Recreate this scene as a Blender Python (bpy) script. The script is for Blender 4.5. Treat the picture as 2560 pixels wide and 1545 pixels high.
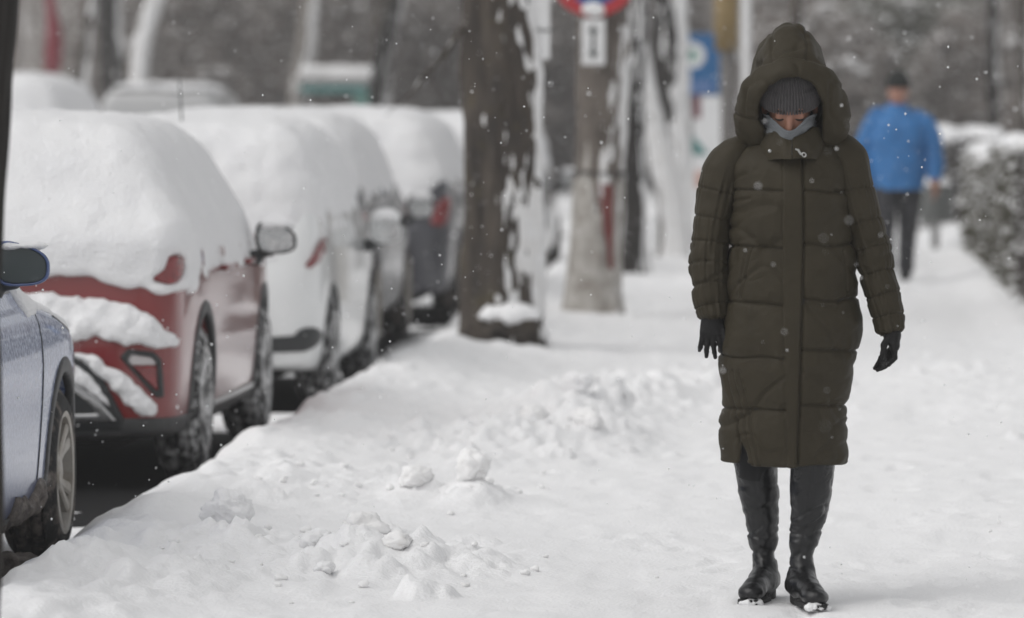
import bpy, math
import numpy as np

# ------------------------------------------------------------------ camera, sky, sun, exposure
scene = bpy.context.scene
for o in list(bpy.data.objects):
    bpy.data.objects.remove(o, do_unlink=True)
COL = scene.collection

cam_data = bpy.data.cameras.new('camera')
cam = bpy.data.objects.new('camera', cam_data)
COL.objects.link(cam)
cam.location = (0.0, 0.0, 1.55)
cam.rotation_euler = (math.radians(90.0 - 2.19), 0.0, math.radians(3.42))
cam_data.sensor_width = 36.0
cam_data.lens = 188.2
cam_data.clip_start = 0.2
cam_data.clip_end = 2000.0
cam_data.dof.use_dof = True
cam_data.dof.focus_distance = 17.6
cam_data.dof.aperture_fstop = 3.1
scene.camera = cam

world = bpy.data.worlds.new('World')
scene.world = world
world.use_nodes = True
wn = world.node_tree
for n in list(wn.nodes):
    wn.nodes.remove(n)
w_out = wn.nodes.new('ShaderNodeOutputWorld')
w_bg = wn.nodes.new('ShaderNodeBackground')
w_hs = wn.nodes.new('ShaderNodeHueSaturation')
w_sky = wn.nodes.new('ShaderNodeTexSky')
w_sky.sky_type = 'NISHITA'
w_sky.sun_disc = False
SUN_EL, SUN_ROT = math.radians(52), math.radians(238)
w_sky.sun_elevation = SUN_EL
w_sky.sun_rotation = SUN_ROT
w_sky.dust_density = 1.5
w_hs.inputs['Saturation'].default_value = 0.06
w_bg.inputs['Strength'].default_value = 0.13
wn.links.new(w_sky.outputs[0], w_hs.inputs['Color'])
wn.links.new(w_hs.outputs[0], w_bg.inputs['Color'])
wn.links.new(w_bg.outputs[0], w_out.inputs['Surface'])

sun_data = bpy.data.lights.new('sun', 'SUN')
sun_data.energy = 1.1
sun_data.angle = math.radians(60)
sun_data.color = (1.0, 0.975, 0.95)
sun = bpy.data.objects.new('sun', sun_data)
COL.objects.link(sun)
# overcast: a wide soft sun high behind the camera's shoulder
sun.rotation_euler = (math.radians(90) - SUN_EL, 0, math.radians(180) - SUN_ROT)

vs = scene.view_settings
vs.view_transform = 'Standard'
vs.look = 'None'
vs.gamma = 1.0
vs.use_curve_mapping = False
vs.exposure = 0.03

scene.render.engine = 'CYCLES'
cy = scene.cycles
cy.use_denoising = True
try:
    cy.denoiser = 'OPENIMAGEDENOISE'
except Exception:
    pass
cy.max_bounces = 8
cy.diffuse_bounces = 4
cy.glossy_bounces = 3
cy.transmission_bounces = 4
cy.volume_bounces = 2
cy.sample_clamp_indirect = 4.0

# ------------------------------------------------------------------ helpers: noise, fields, meshes
rng = np.random.default_rng(7)

def _h3(i, j, k, s):
    n = (i.astype(np.int64) * 73856093) ^ (j.astype(np.int64) * 19349663) ^ (k.astype(np.int64) * 83492791) ^ (s * 2654435)
    n = (n & 0xffffffff)
    n = ((n ^ (n >> 15)) * 2246822519) & 0xffffffff
    n = ((n ^ (n >> 13)) * 3266489917) & 0xffffffff
    n = n ^ (n >> 16)
    return (n & 0xffffff).astype(np.float32) / 8388607.5 - 1.0

def noise(x, y=0.0, z=0.0, s=0):
    x, y, z = np.broadcast_arrays(np.asarray(x, float), np.asarray(y, float), np.asarray(z, float))
    i, j, k = np.floor(x), np.floor(y), np.floor(z)
    u, v, w = x - i, y - j, z - k
    u = u*u*u*(u*(u*6-15)+10); v = v*v*v*(v*(v*6-15)+10); w = w*w*w*(w*(w*6-15)+10)
    r = 0
    for a in (0, 1):
        for b in (0, 1):
            for c in (0, 1):
                r = r + _h3(i+a, j+b, k+c, s) * (u if a else 1-u) * (v if b else 1-v) * (w if c else 1-w)
    return r

def fbm(x, y=0.0, z=0.0, o=4, s=0, g=0.5):
    t, a, f = 0, 1.0, 1.0
    for q in range(o):
        t = t + a * noise(np.asarray(x)*f, np.asarray(y)*f, np.asarray(z)*f, s + q*17)
        a *= g; f *= 2.03
    return t

def sstep(a, b, x):
    t = np.clip((x - a) / (b - a), 0, 1)
    return t*t*(3-2*t)

def smax(a, b, k):
    h = np.maximum(k - np.abs(a - b), 0.0) / k
    return np.maximum(a, b) + h*h*k*0.25

def smin(a, b, k):
    h = np.maximum(k - np.abs(a - b), 0.0) / k
    return np.minimum(a, b) - h*h*k*0.25

def ci(x, pts):
    """smooth curve through (t, value) pairs"""
    t = np.array([p[0] for p in pts], float); v = np.array([p[1] for p in pts], float)
    m = np.gradient(v, t) if len(t) > 2 else np.full(len(t), (v[-1]-v[0])/(t[-1]-t[0]))
    x = np.clip(np.asarray(x, float), t[0], t[-1])
    i = np.clip(np.searchsorted(t, x) - 1, 0, len(t)-2)
    h = t[i+1] - t[i]; u = (x - t[i]) / h
    return ((2*u**3-3*u**2+1)*v[i] + (u**3-2*u**2+u)*h*m[i] + (-2*u**3+3*u**2)*v[i+1] + (u**3-u**2)*h*m[i+1])

def chaikin(pts, n=2):
    p = np.array(pts, float)
    for _ in range(n):
        q = np.roll(p, -1, 0)
        p = np.stack([p*0.75+q*0.25, p*0.25+q*0.75], 1).reshape(-1, 2)
    return p

def sd_poly(P, Q, pts):
    P, Q = np.broadcast_arrays(np.asarray(P, np.float32), np.asarray(Q, np.float32))
    d = np.full(P.shape, 1e9, np.float32); ins = np.zeros(P.shape, bool)
    n = len(pts)
    for i in range(n):
        ax, ay = pts[i]; bx, by = pts[(i+1) % n]
        ex, ey = bx-ax, by-ay
        wx, wy = P-ax, Q-ay
        t = np.clip((wx*ex + wy*ey) / (ex*ex+ey*ey+1e-12), 0, 1)
        d = np.minimum(d, (wx-ex*t)**2 + (wy-ey*t)**2)
        if abs(ey) > 1e-9:
            c = ((ay > Q) != (by > Q)) & (P < ex*(Q-ay)/ey + ax)
            ins ^= c
    d = np.sqrt(d)
    return np.where(ins, -d, d)

def capsule(X, Y, Z, a, b, ra, rb=None):
    rb = ra if rb is None else rb
    a = np.array(a, float); b = np.array(b, float); e = b-a
    t = np.clip(((X-a[0])*e[0]+(Y-a[1])*e[1]+(Z-a[2])*e[2]) / (e@e+1e-12), 0, 1)
    return np.sqrt((X-a[0]-e[0]*t)**2+(Y-a[1]-e[1]*t)**2+(Z-a[2]-e[2]*t)**2) - (ra+(rb-ra)*t)

def ellipsoid(X, Y, Z, c, r):
    k0 = np.sqrt(((X-c[0])/r[0])**2+((Y-c[1])/r[1])**2+((Z-c[2])/r[2])**2)
    k1 = np.sqrt(((X-c[0])/r[0]**2)**2+((Y-c[1])/r[1]**2)**2+((Z-c[2])/r[2]**2)**2)
    return k0*(k0-1.0)/(k1+1e-6)

def rbox(X, Y, Z, c, s, r):
    qx, qy, qz = np.abs(X-c[0])-s[0]+r, np.abs(Y-c[1])-s[1]+r, np.abs(Z-c[2])-s[2]+r
    return np.sqrt(np.maximum(qx, 0)**2+np.maximum(qy, 0)**2+np.maximum(qz, 0)**2)+np.minimum(np.maximum(qx, np.maximum(qy, qz)), 0)-r

def net(f, lo, hi, h):
    """closed surface of the field f < 0, as (verts, quads)"""
    ax = [np.arange(lo[i]-h, hi[i]+2*h, h, dtype=np.float32) for i in range(3)]
    X, Y, Z = ax[0][:, None, None], ax[1][None, :, None], ax[2][None, None, :]
    D = np.broadcast_to(f(X, Y, Z), (len(ax[0]), len(ax[1]), len(ax[2]))).astype(np.float32)
    D = D.copy()
    D[0], D[-1] = np.maximum(D[0], h), np.maximum(D[-1], h)
    D[:, 0], D[:, -1] = np.maximum(D[:, 0], h), np.maximum(D[:, -1], h)
    D[:, :, 0], D[:, :, -1] = np.maximum(D[:, :, 0], h), np.maximum(D[:, :, -1], h)
    S = D < 0
    n = np.zeros(tuple(q-1 for q in S.shape), np.int8)
    for a in (0, 1):
        for b in (0, 1):
            for c in (0, 1):
                n += S[a:S.shape[0]-1+a, b:S.shape[1]-1+b, c:S.shape[2]-1+c]
    I, J, K = np.nonzero((n > 0) & (n < 8))
    idx = np.full(n.shape, -1, np.int32); idx[I, J, K] = np.arange(len(I))
    P = np.zeros((len(I), 3)); C = np.zeros(len(I))
    cs = [(a, b, c) for a in (0, 1) for b in (0, 1) for c in (0, 1)]
    for p in cs:
        for q in cs:
            if sum(q) - sum(p) == 1 and all(q[t] >= p[t] for t in range(3)):
                d0 = D[I+p[0], J+p[1], K+p[2]]; d1 = D[I+q[0], J+q[1], K+q[2]]
                m = (d0 < 0) != (d1 < 0)
                t = np.where(m, d0/(d0-d1+1e-12*(~m)), 0)
                for k in range(3):
                    P[:, k] += m*(p[k] + t*(q[k]-p[k]))
                C += m
    P = P / C[:, None] + np.stack([I, J, K], 1)
    P = P*h + np.array([ax[0][0], ax[1][0], ax[2][0]])
    F = []
    for axn in range(3):
        a = S[:-1] if axn == 0 else (S[:, :-1] if axn == 1 else S[:, :, :-1])
        b = S[1:] if axn == 0 else (S[:, 1:] if axn == 1 else S[:, :, 1:])
        i, j, k = np.nonzero(a != b)
        fl = a[i, j, k]
        o = [(0, -1, -1), (0, 0, -1), (0, 0, 0), (0, -1, 0)] if axn == 0 else ([(-1, 0, -1), (-1, 0, 0), (0, 0, 0), (0, 0, -1)] if axn == 1 else [(-1, -1, 0), (0, -1, 0), (0, 0, 0), (-1, 0, 0)])
        q = np.stack([idx[i+u, j+v, k+w] for u, v, w in o], 1)
        q[~fl] = q[~fl][:, ::-1]
        F.append(q)
    return P, np.concatenate(F)

def vnormals(V, F):
    a, b, c, d = V[F[:, 0]], V[F[:, 1]], V[F[:, 2]], V[F[:, 3]]
    fn = np.cross(c-a, d-b)
    N = np.zeros_like(V)
    for k in range(4):
        for t in range(3):
            N[:, t] += np.bincount(F[:, k], fn[:, t], len(V))
    return N / (np.linalg.norm(N, axis=1)[:, None]+1e-12)

def relax(V, F, n=1, w=0.5):
    for _ in range(n):
        A = np.zeros_like(V); c = np.zeros(len(V))
        for k in range(4):
            p, q = F[:, k], F[:, (k+1) % 4]
            for t in range(3):
                A[:, t] += np.bincount(p, V[q, t], len(V)) + np.bincount(q, V[p, t], len(V))
            c += np.bincount(p, minlength=len(V)) + np.bincount(q, minlength=len(V))
        V = V*(1-w) + w*A/np.maximum(c, 1)[:, None]
    return V

def mesh_from(name, V, F, smooth=True):
    me = bpy.data.meshes.new(name)
    V = np.asarray(V, np.float32); 
    if isinstance(F, np.ndarray):
        nv = F.shape[1]; tot = np.full(len(F), nv, np.int32); flat = F.reshape(-1).astype(np.int32)
    else:
        tot = np.array([len(f) for f in F], np.int32); flat = np.concatenate([np.asarray(f, np.int32) for f in F]) if len(F) else np.zeros(0, np.int32)
    st = np.concatenate([[0], np.cumsum(tot)[:-1]]).astype(np.int32)
    me.vertices.add(len(V)); me.vertices.foreach_set('co', V.reshape(-1))
    me.loops.add(len(flat)); me.loops.foreach_set('vertex_index', flat)
    me.polygons.add(len(tot)); me.polygons.foreach_set('loop_start', st)
    me.polygons.foreach_set('use_smooth', np.full(len(tot), smooth))
    me.update(calc_edges=True); me.validate()
    return me

def ob(name, VF, mat, parent=None, loc=None, rot=None, smooth=True):
    me = VF if isinstance(VF, bpy.types.Mesh) else mesh_from(name, VF[0], VF[1], smooth)
    if mat is not None and not me.materials:
        me.materials.append(mat)
    o = bpy.data.objects.new(name, me)
    COL.objects.link(o)
    if parent is not None: o.parent = parent
    if loc is not None: o.location = loc
    if rot is not None: o.rotation_euler = rot
    return o

def empty(name, loc=(0, 0, 0), rz=0.0):
    o = bpy.data.objects.new(name, None); COL.objects.link(o)
    o.location = loc; o.rotation_euler = (0, 0, rz); o.empty_display_size = 0.1
    return o

def tag(o, label=None, cat=None, group=None, kind=None):
    if label: o['label'] = label
    if cat: o['category'] = cat
    if group: o['group'] = group
    if kind: o['kind'] = kind
    return o

def join(*vf):
    Vs, Fs, n = [], [], 0
    for V, F in vf:
        V = np.asarray(V, float); Vs.append(V)
        Fs += [tuple(int(i)+n for i in f) for f in F]; n += len(V)
    return np.concatenate(Vs), Fs

def box(c, s, taper=0.0):
    """box of half sizes s with slightly broken edges"""
    sx, sy, sz = s; b = min(s)*0.18
    V = []
    for z, ins in ((-sz, b), (-sz+b, 0), (sz-b, 0), (sz, b)):
        for x, y in ((-sx, -sy), (sx, -sy), (sx, sy), (-sx, sy)):
            k = 1-taper*(z+sz)/(2*sz)
            V.append(((x-math.copysign(ins, x))*k+c[0], (y-math.copysign(ins, y))*k+c[1], z+c[2]))
    F = [(3, 2, 1, 0), (12, 13, 14, 15)]
    for r in range(3):
        for i in range(4):
            F.append((r*4+i, r*4+(i+1) % 4, r*4+4+(i+1) % 4, r*4+4+i))
    return np.array(V), F

def tube(path, rad, n=8, cap=True):
    path = np.asarray(path, float); m = len(path)
    rad = np.broadcast_to(np.asarray(rad, float), (m,))
    T = np.gradient(path, axis=0); T /= np.linalg.norm(T, axis=1)[:, None]+1e-12
    ref = np.array([0, 0, 1.0]) if abs(T[:, 2]).mean() < 0.8 else np.array([0, 1.0, 0])
    A = np.cross(T, ref); A /= np.linalg.norm(A, axis=1)[:, None]+1e-12
    B = np.cross(A, T)
    th = np.arange(n)*2*np.pi/n
    V = (path[:, None]+rad[:, None, None]*(np.cos(th)[None, :, None]*A[:, None]+np.sin(th)[None, :, None]*B[:, None])).reshape(-1, 3)
    F = []
    for r in range(m-1):
        for i in range(n):
            F.append((r*n+i, r*n+n+i, r*n+n+(i+1) % n, r*n+(i+1) % n))
    if cap:
        F.append(tuple(range(n))); F.append(tuple(range(m*n-1, m*n-n-1, -1)))
    return V, F

def lathe(prof, n=48, axis='x'):
    """closed profile (axial, radius) turned about an axis"""
    p = np.asarray(prof, float); m = len(p)
    th = np.arange(n)*2*np.pi/n
    a = np.repeat(p[:, 0][None], n, 0); r = p[:, 1][None]
    c, s = np.cos(th)[:, None]*r, np.sin(th)[:, None]*r
    V = np.stack([a, c, s], -1) if axis == 'x' else np.stack([c, s, a], -1)
    V = V.reshape(-1, 3); F = []
    for i in range(n):
        for j in range(m):
            F.append((i*m+j, i*m+(j+1) % m, ((i+1) % n)*m+(j+1) % m, ((i+1) % n)*m+j))
    return V, np.array(F)

def grid_faces(nr, ns, closed=True):
    i, j = np.meshgrid(np.arange(nr-1), np.arange(ns if closed else ns-1), indexing='ij')
    k = (j+1) % ns
    return np.stack([i*ns+j, i*ns+k, (i+1)*ns+k, (i+1)*ns+j], -1).reshape(-1, 4)

def loft(G, closed=True):
    """grid of points (rings, segments, 3) -> quads; ends left open"""
    nr, ns = G.shape[:2]
    return G.reshape(-1, 3), grid_faces(nr, ns, closed)

def gnormals(G, closed=True):
    if closed:
        du = np.roll(G, -1, 1)-np.roll(G, 1, 1)
    else:
        du = np.gradient(G, axis=1)
    dv = np.gradient(G, axis=0)
    N = np.cross(du, dv)
    return N/(np.linalg.norm(N, axis=2)[..., None]+1e-12)

def capped(G):
    """loft with both ends closed by a fan"""
    V, F = loft(G)
    n, m = G.shape[:2]
    V = np.concatenate([V, G[0].mean(0)[None], G[-1].mean(0)[None]])
    F = [tuple(f) for f in F]
    for j in range(m):
        k = (j+1) % m
        F.append((n*m, k, j)); F.append((n*m+1, (n-1)*m+j, (n-1)*m+k))
    return V, F

def quilt(t, seams, bulge, groove, gw):
    """padded profile between stitched seams along t"""
    s = np.sort(np.asarray(seams, float))
    i = np.clip(np.searchsorted(s, t)-1, 0, len(s)-2)
    u = np.clip((t-s[i])/(s[i+1]-s[i]), 0, 1)
    dist = np.minimum(np.abs(t-s[i]), np.abs(s[i+1]-t))
    return bulge*(1-np.abs(2*u-1)**3.0) - groove*np.exp(-(dist/gw)**2), dist

def sweep(path, ra, rb, n, m):
    """rings along a smooth path; path rows (x, y, z)"""
    P = np.array(path, float); t0 = np.linspace(0, 1, len(P)); t = np.linspace(0, 1, n)
    C = np.stack([ci(t, list(zip(t0, P[:, k]))) for k in range(3)], 1)
    A_ = ci(t, list(zip(t0, ra))); B_ = ci(t, list(zip(t0, rb)))
    T = np.gradient(C, axis=0); T /= np.linalg.norm(T, axis=1)[:, None]
    B = np.array([0, -1.0, 0])[None]-T*(T@np.array([0, -1.0, 0]))[:, None]; B /= np.linalg.norm(B, axis=1)[:, None]
    A = np.cross(B, T)
    th = np.arange(m)*2*np.pi/m
    G = C[:, None]+np.cos(th)[None, :, None]*A[:, None]*A_[:, None, None]+np.sin(th)[None, :, None]*B[:, None]*B_[:, None, None]
    L = np.concatenate([[0], np.cumsum(np.linalg.norm(np.diff(C, axis=0), axis=1))])
    return G, L, th

# ------------------------------------------------------------------ materials
def nodes_of(m):
    return m.node_tree.nodes, m.node_tree.links

def mat(name, col, rough=0.6, col2=None, scale=8.0, detail=5.0, bump=0.0, bscale=None, metal=0.0, coat=0.0, spec=0.5, sheen=0.0, stretch=None, trans=0.0, contrast=(0.35, 0.65), sub=0.0):
    m = bpy.data.materials.new(name); m.use_nodes = True
    N, L = nodes_of(m); b = N['Principled BSDF']
    b.inputs['Roughness'].default_value = rough
    b.inputs['Metallic'].default_value = metal
    b.inputs['Specular IOR Level'].default_value = spec
    b.inputs['Coat Weight'].default_value = coat
    b.inputs['Coat Roughness'].default_value = 0.05
    b.inputs['Sheen Weight'].default_value = sheen
    b.inputs['Transmission Weight'].default_value = trans
    if sub > 0:
        b.inputs['Subsurface Weight'].default_value = sub
        b.inputs['Subsurface Radius'].default_value = (0.03, 0.03, 0.03)
        b.inputs['Subsurface Scale'].default_value = 1.0
    c4 = (*col, 1.0)
    b.inputs['Base Color'].default_value = c4
    if col2 is not None or bump > 0:
        tc = N.new('ShaderNodeTexCoord'); mp = N.new('ShaderNodeMapping')
        if stretch: mp.inputs['Scale'].default_value = stretch
        L.new(tc.outputs['Object'], mp.inputs['Vector'])
    if col2 is not None:
        nz = N.new('ShaderNodeTexNoise'); nz.inputs['Scale'].default_value = scale; nz.inputs['Detail'].default_value = detail
        nz.inputs['Roughness'].default_value = 0.65
        rp = N.new('ShaderNodeValToRGB')
        rp.color_ramp.elements[0].position = contrast[0]; rp.color_ramp.elements[1].position = contrast[1]
        rp.color_ramp.elements[0].color = c4; rp.color_ramp.elements[1].color = (*col2, 1.0)
        L.new(mp.outputs[0], nz.inputs['Vector']); L.new(nz.outputs['Fac'], rp.inputs['Fac']); L.new(rp.outputs['Color'], b.inputs['Base Color'])
    if bump > 0:
        nb = N.new('ShaderNodeTexNoise'); nb.inputs['Scale'].default_value = bscale or scale*4; nb.inputs['Detail'].default_value = 6
        bp = N.new('ShaderNodeBump'); bp.inputs['Strength'].default_value = 1.0; bp.inputs['Distance'].default_value = bump
        L.new(mp.outputs[0], nb.inputs['Vector']); L.new(nb.outputs['Fac'], bp.inputs['Height']); L.new(bp.outputs['Normal'], b.inputs['Normal'])
    return m

def dust(m, col, scale, lo, hi, detail=8.0, rough=0.9, stretch=(1, 1, 1), zr=None):
    """a dry layer (frost, dirt) lying in patches over the material"""
    N, L = nodes_of(m); b = N['Principled BSDF']; out = [n for n in N if n.type == 'OUTPUT_MATERIAL'][0]
    d = N.new('ShaderNodeBsdfDiffuse'); d.inputs['Color'].default_value = (*col, 1)
    tc = N.new('ShaderNodeTexCoord'); mp = N.new('ShaderNodeMapping'); mp.inputs['Scale'].default_value = stretch
    nz = N.new('ShaderNodeTexNoise'); nz.inputs['Scale'].default_value = scale; nz.inputs['Detail'].default_value = detail; nz.inputs['Roughness'].default_value = 0.7
    mr = N.new('ShaderNodeMapRange'); mr.inputs['From Min'].default_value = lo; mr.inputs['From Max'].default_value = hi
    mx = N.new('ShaderNodeMixShader')
    L.new(tc.outputs['Object'], mp.inputs['Vector']); L.new(mp.outputs[0], nz.inputs['Vector']); L.new(nz.outputs['Fac'], mr.inputs['Value'])
    src = out.inputs['Surface'].links[0].from_socket
    fac = mr.outputs['Result']
    if zr is not None:
        sp = N.new('ShaderNodeSeparateXYZ'); L.new(tc.outputs['Object'], sp.inputs[0])
        m2 = N.new('ShaderNodeMapRange'); m2.inputs['From Min'].default_value = zr[0]; m2.inputs['From Max'].default_value = zr[1]
        L.new(sp.outputs['Z'], m2.inputs['Value'])
        mu = N.new('ShaderNodeMath'); mu.operation = 'MULTIPLY'
        L.new(fac, mu.inputs[0]); L.new(m2.outputs['Result'], mu.inputs[1]); fac = mu.outputs[0]
    L.new(fac, mx.inputs['Fac']); L.new(src, mx.inputs[1]); L.new(d.outputs[0], mx.inputs[2]); L.new(mx.outputs[0], out.inputs['Surface'])
    return m

M = {}
M['snow'] = mat('snow', (0.88, 0.88, 0.885), 0.75, (0.85, 0.85, 0.855), 3.0, bump=0.008, bscale=60, spec=0.2, sub=0.75)
M['car_snow'] = mat('car_snow', (0.86, 0.86, 0.865), 0.75, (0.83, 0.83, 0.84), 5.0, bump=0.014, bscale=70, spec=0.2, sub=0.6)
M['old_snow'] = mat('old_snow', (0.87, 0.865, 0.86), 0.8, (0.74, 0.71, 0.68), 9.0, bump=0.008, bscale=40, spec=0.2, contrast=(0.55, 0.8), sub=0.7)
M['dirty_snow'] = mat('dirty_snow', (0.20, 0.175, 0.155), 0.8, (0.06, 0.05, 0.045), 14.0, bump=0.012, bscale=40)
M['asphalt'] = mat('asphalt', (0.008, 0.008, 0.009), 0.8, (0.013, 0.013, 0.013), 30.0, bump=0.004, bscale=200, spec=0.15)
M['red_paint'] = mat('red_paint', (0.175, 0.0075, 0.0068), 0.3, coat=0.8)
dust(M['red_paint'], (0.55, 0.50, 0.49), 7, 0.72, 1.1, stretch=(1, 1, 0.4))
M['blue_paint'] = mat('blue_paint', (0.075, 0.115, 0.26), 0.35, metal=0.35, coat=0.8)
dust(M['blue_paint'], (0.62, 0.66, 0.76), 48, 0.44, 0.66, zr=(0.25, 0.85))
dust(M['blue_paint'], (0.03, 0.03, 0.035), 30, 0.70, 0.73, detail=3.0)
M['white_paint'] = mat('white_paint', (0.74, 0.75, 0.75), 0.35, coat=0.8)
M['grey_paint'] = mat('grey_paint', (0.16, 0.16, 0.165), 0.4, metal=0.4, coat=0.6)
M['dark_paint'] = mat('dark_paint', (0.045, 0.045, 0.055), 0.35, coat=0.8)
M['silver_paint'] = mat('silver_paint', (0.42, 0.42, 0.42), 0.4, metal=0.4, coat=0.6)
M['cladding'] = mat('cladding', (0.028, 0.029, 0.031), 0.55, (0.05, 0.05, 0.05), 6.0)
dust(M['cladding'], (0.6, 0.6, 0.6), 40, 0.62, 0.8)
M['black_plastic'] = mat('black_plastic', (0.02, 0.022, 0.023), 0.45)
M['underbody'] = mat('underbody', (0.012, 0.012, 0.012), 0.9)
M['tyre'] = mat('tyre', (0.018, 0.018, 0.018), 0.85, bump=0.003, bscale=60)
M['snowy_tyre'] = mat('snowy_tyre', (0.018, 0.018, 0.018), 0.85, (0.62, 0.62, 0.62), 17.0, 8.0, bump=0.002, bscale=60, contrast=(0.46, 0.64))
M['dirty_tyre'] = mat('dirty_tyre', (0.018, 0.018, 0.018), 0.9, (0.20, 0.17, 0.15), 11.0, 6.0, bump=0.005, bscale=60, contrast=(0.5, 0.68))
M['alloy'] = mat('alloy', (0.42, 0.40, 0.37), 0.5, (0.27, 0.24, 0.20), 9.0, metal=0.25, contrast=(0.4, 0.7))
M['alloy_snow'] = mat('alloy_snow', (0.28, 0.28, 0.28), 0.5, (0.75, 0.75, 0.75), 9.0, 6.0, metal=0.2, contrast=(0.45, 0.56))
M['glass_dark'] = mat('glass_dark', (0.012, 0.014, 0.015), 0.08, spec=0.6)
M['mirror_glass'] = mat('mirror_glass', (0.55, 0.57, 0.57), 0.12, metal=0.9)
dust(M['mirror_glass'], (0.75, 0.75, 0.75), 25, 0.35, 0.7)
M['mirror_dark'] = mat('mirror_dark', (0.06, 0.075, 0.078), 0.15, spec=0.7)
M['tail_red'] = mat('tail_red', (0.22, 0.004, 0.007), 0.15, (0.12, 0.003, 0.004), 30.0, coat=1.0)
M['lamp_clear'] = mat('lamp_clear', (0.45, 0.42, 0.42), 0.15, coat=1.0)
M['chrome'] = mat('chrome', (0.5, 0.5, 0.5), 0.25, metal=1.0)

# ------------------------------------------------------------------ ground, road, snow-covered pavement
STREET = -0.12

def plane_sheet(x0, x1, y0, y1, z, nx=2, ny=2):
    x = np.linspace(x0, x1, nx); y = np.linspace(y0, y1, ny)
    Yg, Xg = np.meshgrid(y, x, indexing='ij')
    G = np.stack([Xg, Yg, np.full_like(Xg, z)], -1)
    return G.reshape(-1, 3), grid_faces(ny, nx, False)

tag(ob('ground', plane_sheet(-600, 600, -200, 1000, -0.16), M['snow']), kind='structure', label='flat snow-covered ground reaching away beyond the street')
tag(ob('road', plane_sheet(-10.5, -2.45, -5, 140, STREET-0.012), M['asphalt']), kind='structure', label='dark asphalt road showing only underneath the parked cars')

# car footprints (centre x, rear y, length, half width): no fresh snow lies under them
FOOT = [(-3.70, 15.68, 3.4, 0.85), (-3.68, 21.9, 5.4, 1.0), (-3.60, 28.85, 4.0, 0.86), (-3.86, 34.75, 4.3, 0.88), (-3.74, 40.4, 4.3, 0.88), (-3.45, 49.0, 4.4, 0.9)]

def road_h(x, y):
    h = STREET + 0.012*fbm(x*1.3, y*0.35, 0, 3, 5) + 0.006*noise(x*6, y*4, 0, 9)
    # tyre tracks in the driving lane
    for tx in (-6.0, -7.4):
        h = h - 0.02*np.exp(-((x-tx-0.05*noise(y*0.2, 3.0))/0.14)**2)
    for cx, y0, L, w in FOOT:
        m = np.maximum(np.abs(x-cx)-(w-0.06), np.abs(y-y0-L/2)-(L/2-0.05)) + 0.05*noise(x*5, y*5, 0, 3)
        h = h - 0.06*sstep(0.05, -0.05, m)
    return h

x = np.concatenate([np.arange(-10.4, -5, 0.10), np.arange(-5, -2.3, 0.045)]); y = np.concatenate([np.arange(10, 52, 0.06), np.arange(52, 140, 0.6)])
Yg, Xg = np.meshgrid(y, x, indexing='ij')
tag(ob('road_snow', loft(np.stack([Xg, Yg, road_h(Xg, Yg)], -1), False), M['snow']), kind='structure', label='trodden white snow lying on the road around the parked cars')

# heaps thrown up along the pavement edge: (x, y, rx, ry, height, roughness)
HEAPS = [(-1.95, 18.05, 0.36, 0.6, 0.065, 1.2), (-1.52, 17.95, 0.30, 0.5, 0.10, 1.3), (-1.70, 17.55, 0.22, 0.30, 0.04, 1.2), (-1.25, 17.8, 0.16, 0.3, 0.035, 1.2),
         (-1.62, 20.9, 0.16, 0.35, 0.07, 0.8), (-1.37, 20.7, 0.13, 0.30, 0.09, 0.8), (-1.95, 21.2, 0.3, 0.6, 0.03, 0.6),
         (-1.45, 24.2, 0.34, 0.9, 0.12, 1.4), (-1.18, 24.9, 0.26, 1.0, 0.15, 1.4), (-1.30, 26.6, 0.34, 1.3, 0.16, 1.4), (-1.05, 28.3, 0.35, 1.3, 0.10, 1.3), (-0.75, 30.2, 0.5, 1.2, 0.05, 1.2),
         (-1.75, 24.0, 0.3, 0.7, 0.04, 1.0), (0.75, 30.5, 0.5, 1.6, 0.03, 0.7), (1.0, 27.5, 0.4, 1.3, 0.02, 0.5), (-2.35, 17.0, 0.35, 0.6, 0.05, 1.0), (-2.02, 33.2, 0.50, 0.7, 0.02, 0.3), (-1.70, 38.9, 0.40, 0.6, 0.03, 0.3)]

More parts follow.
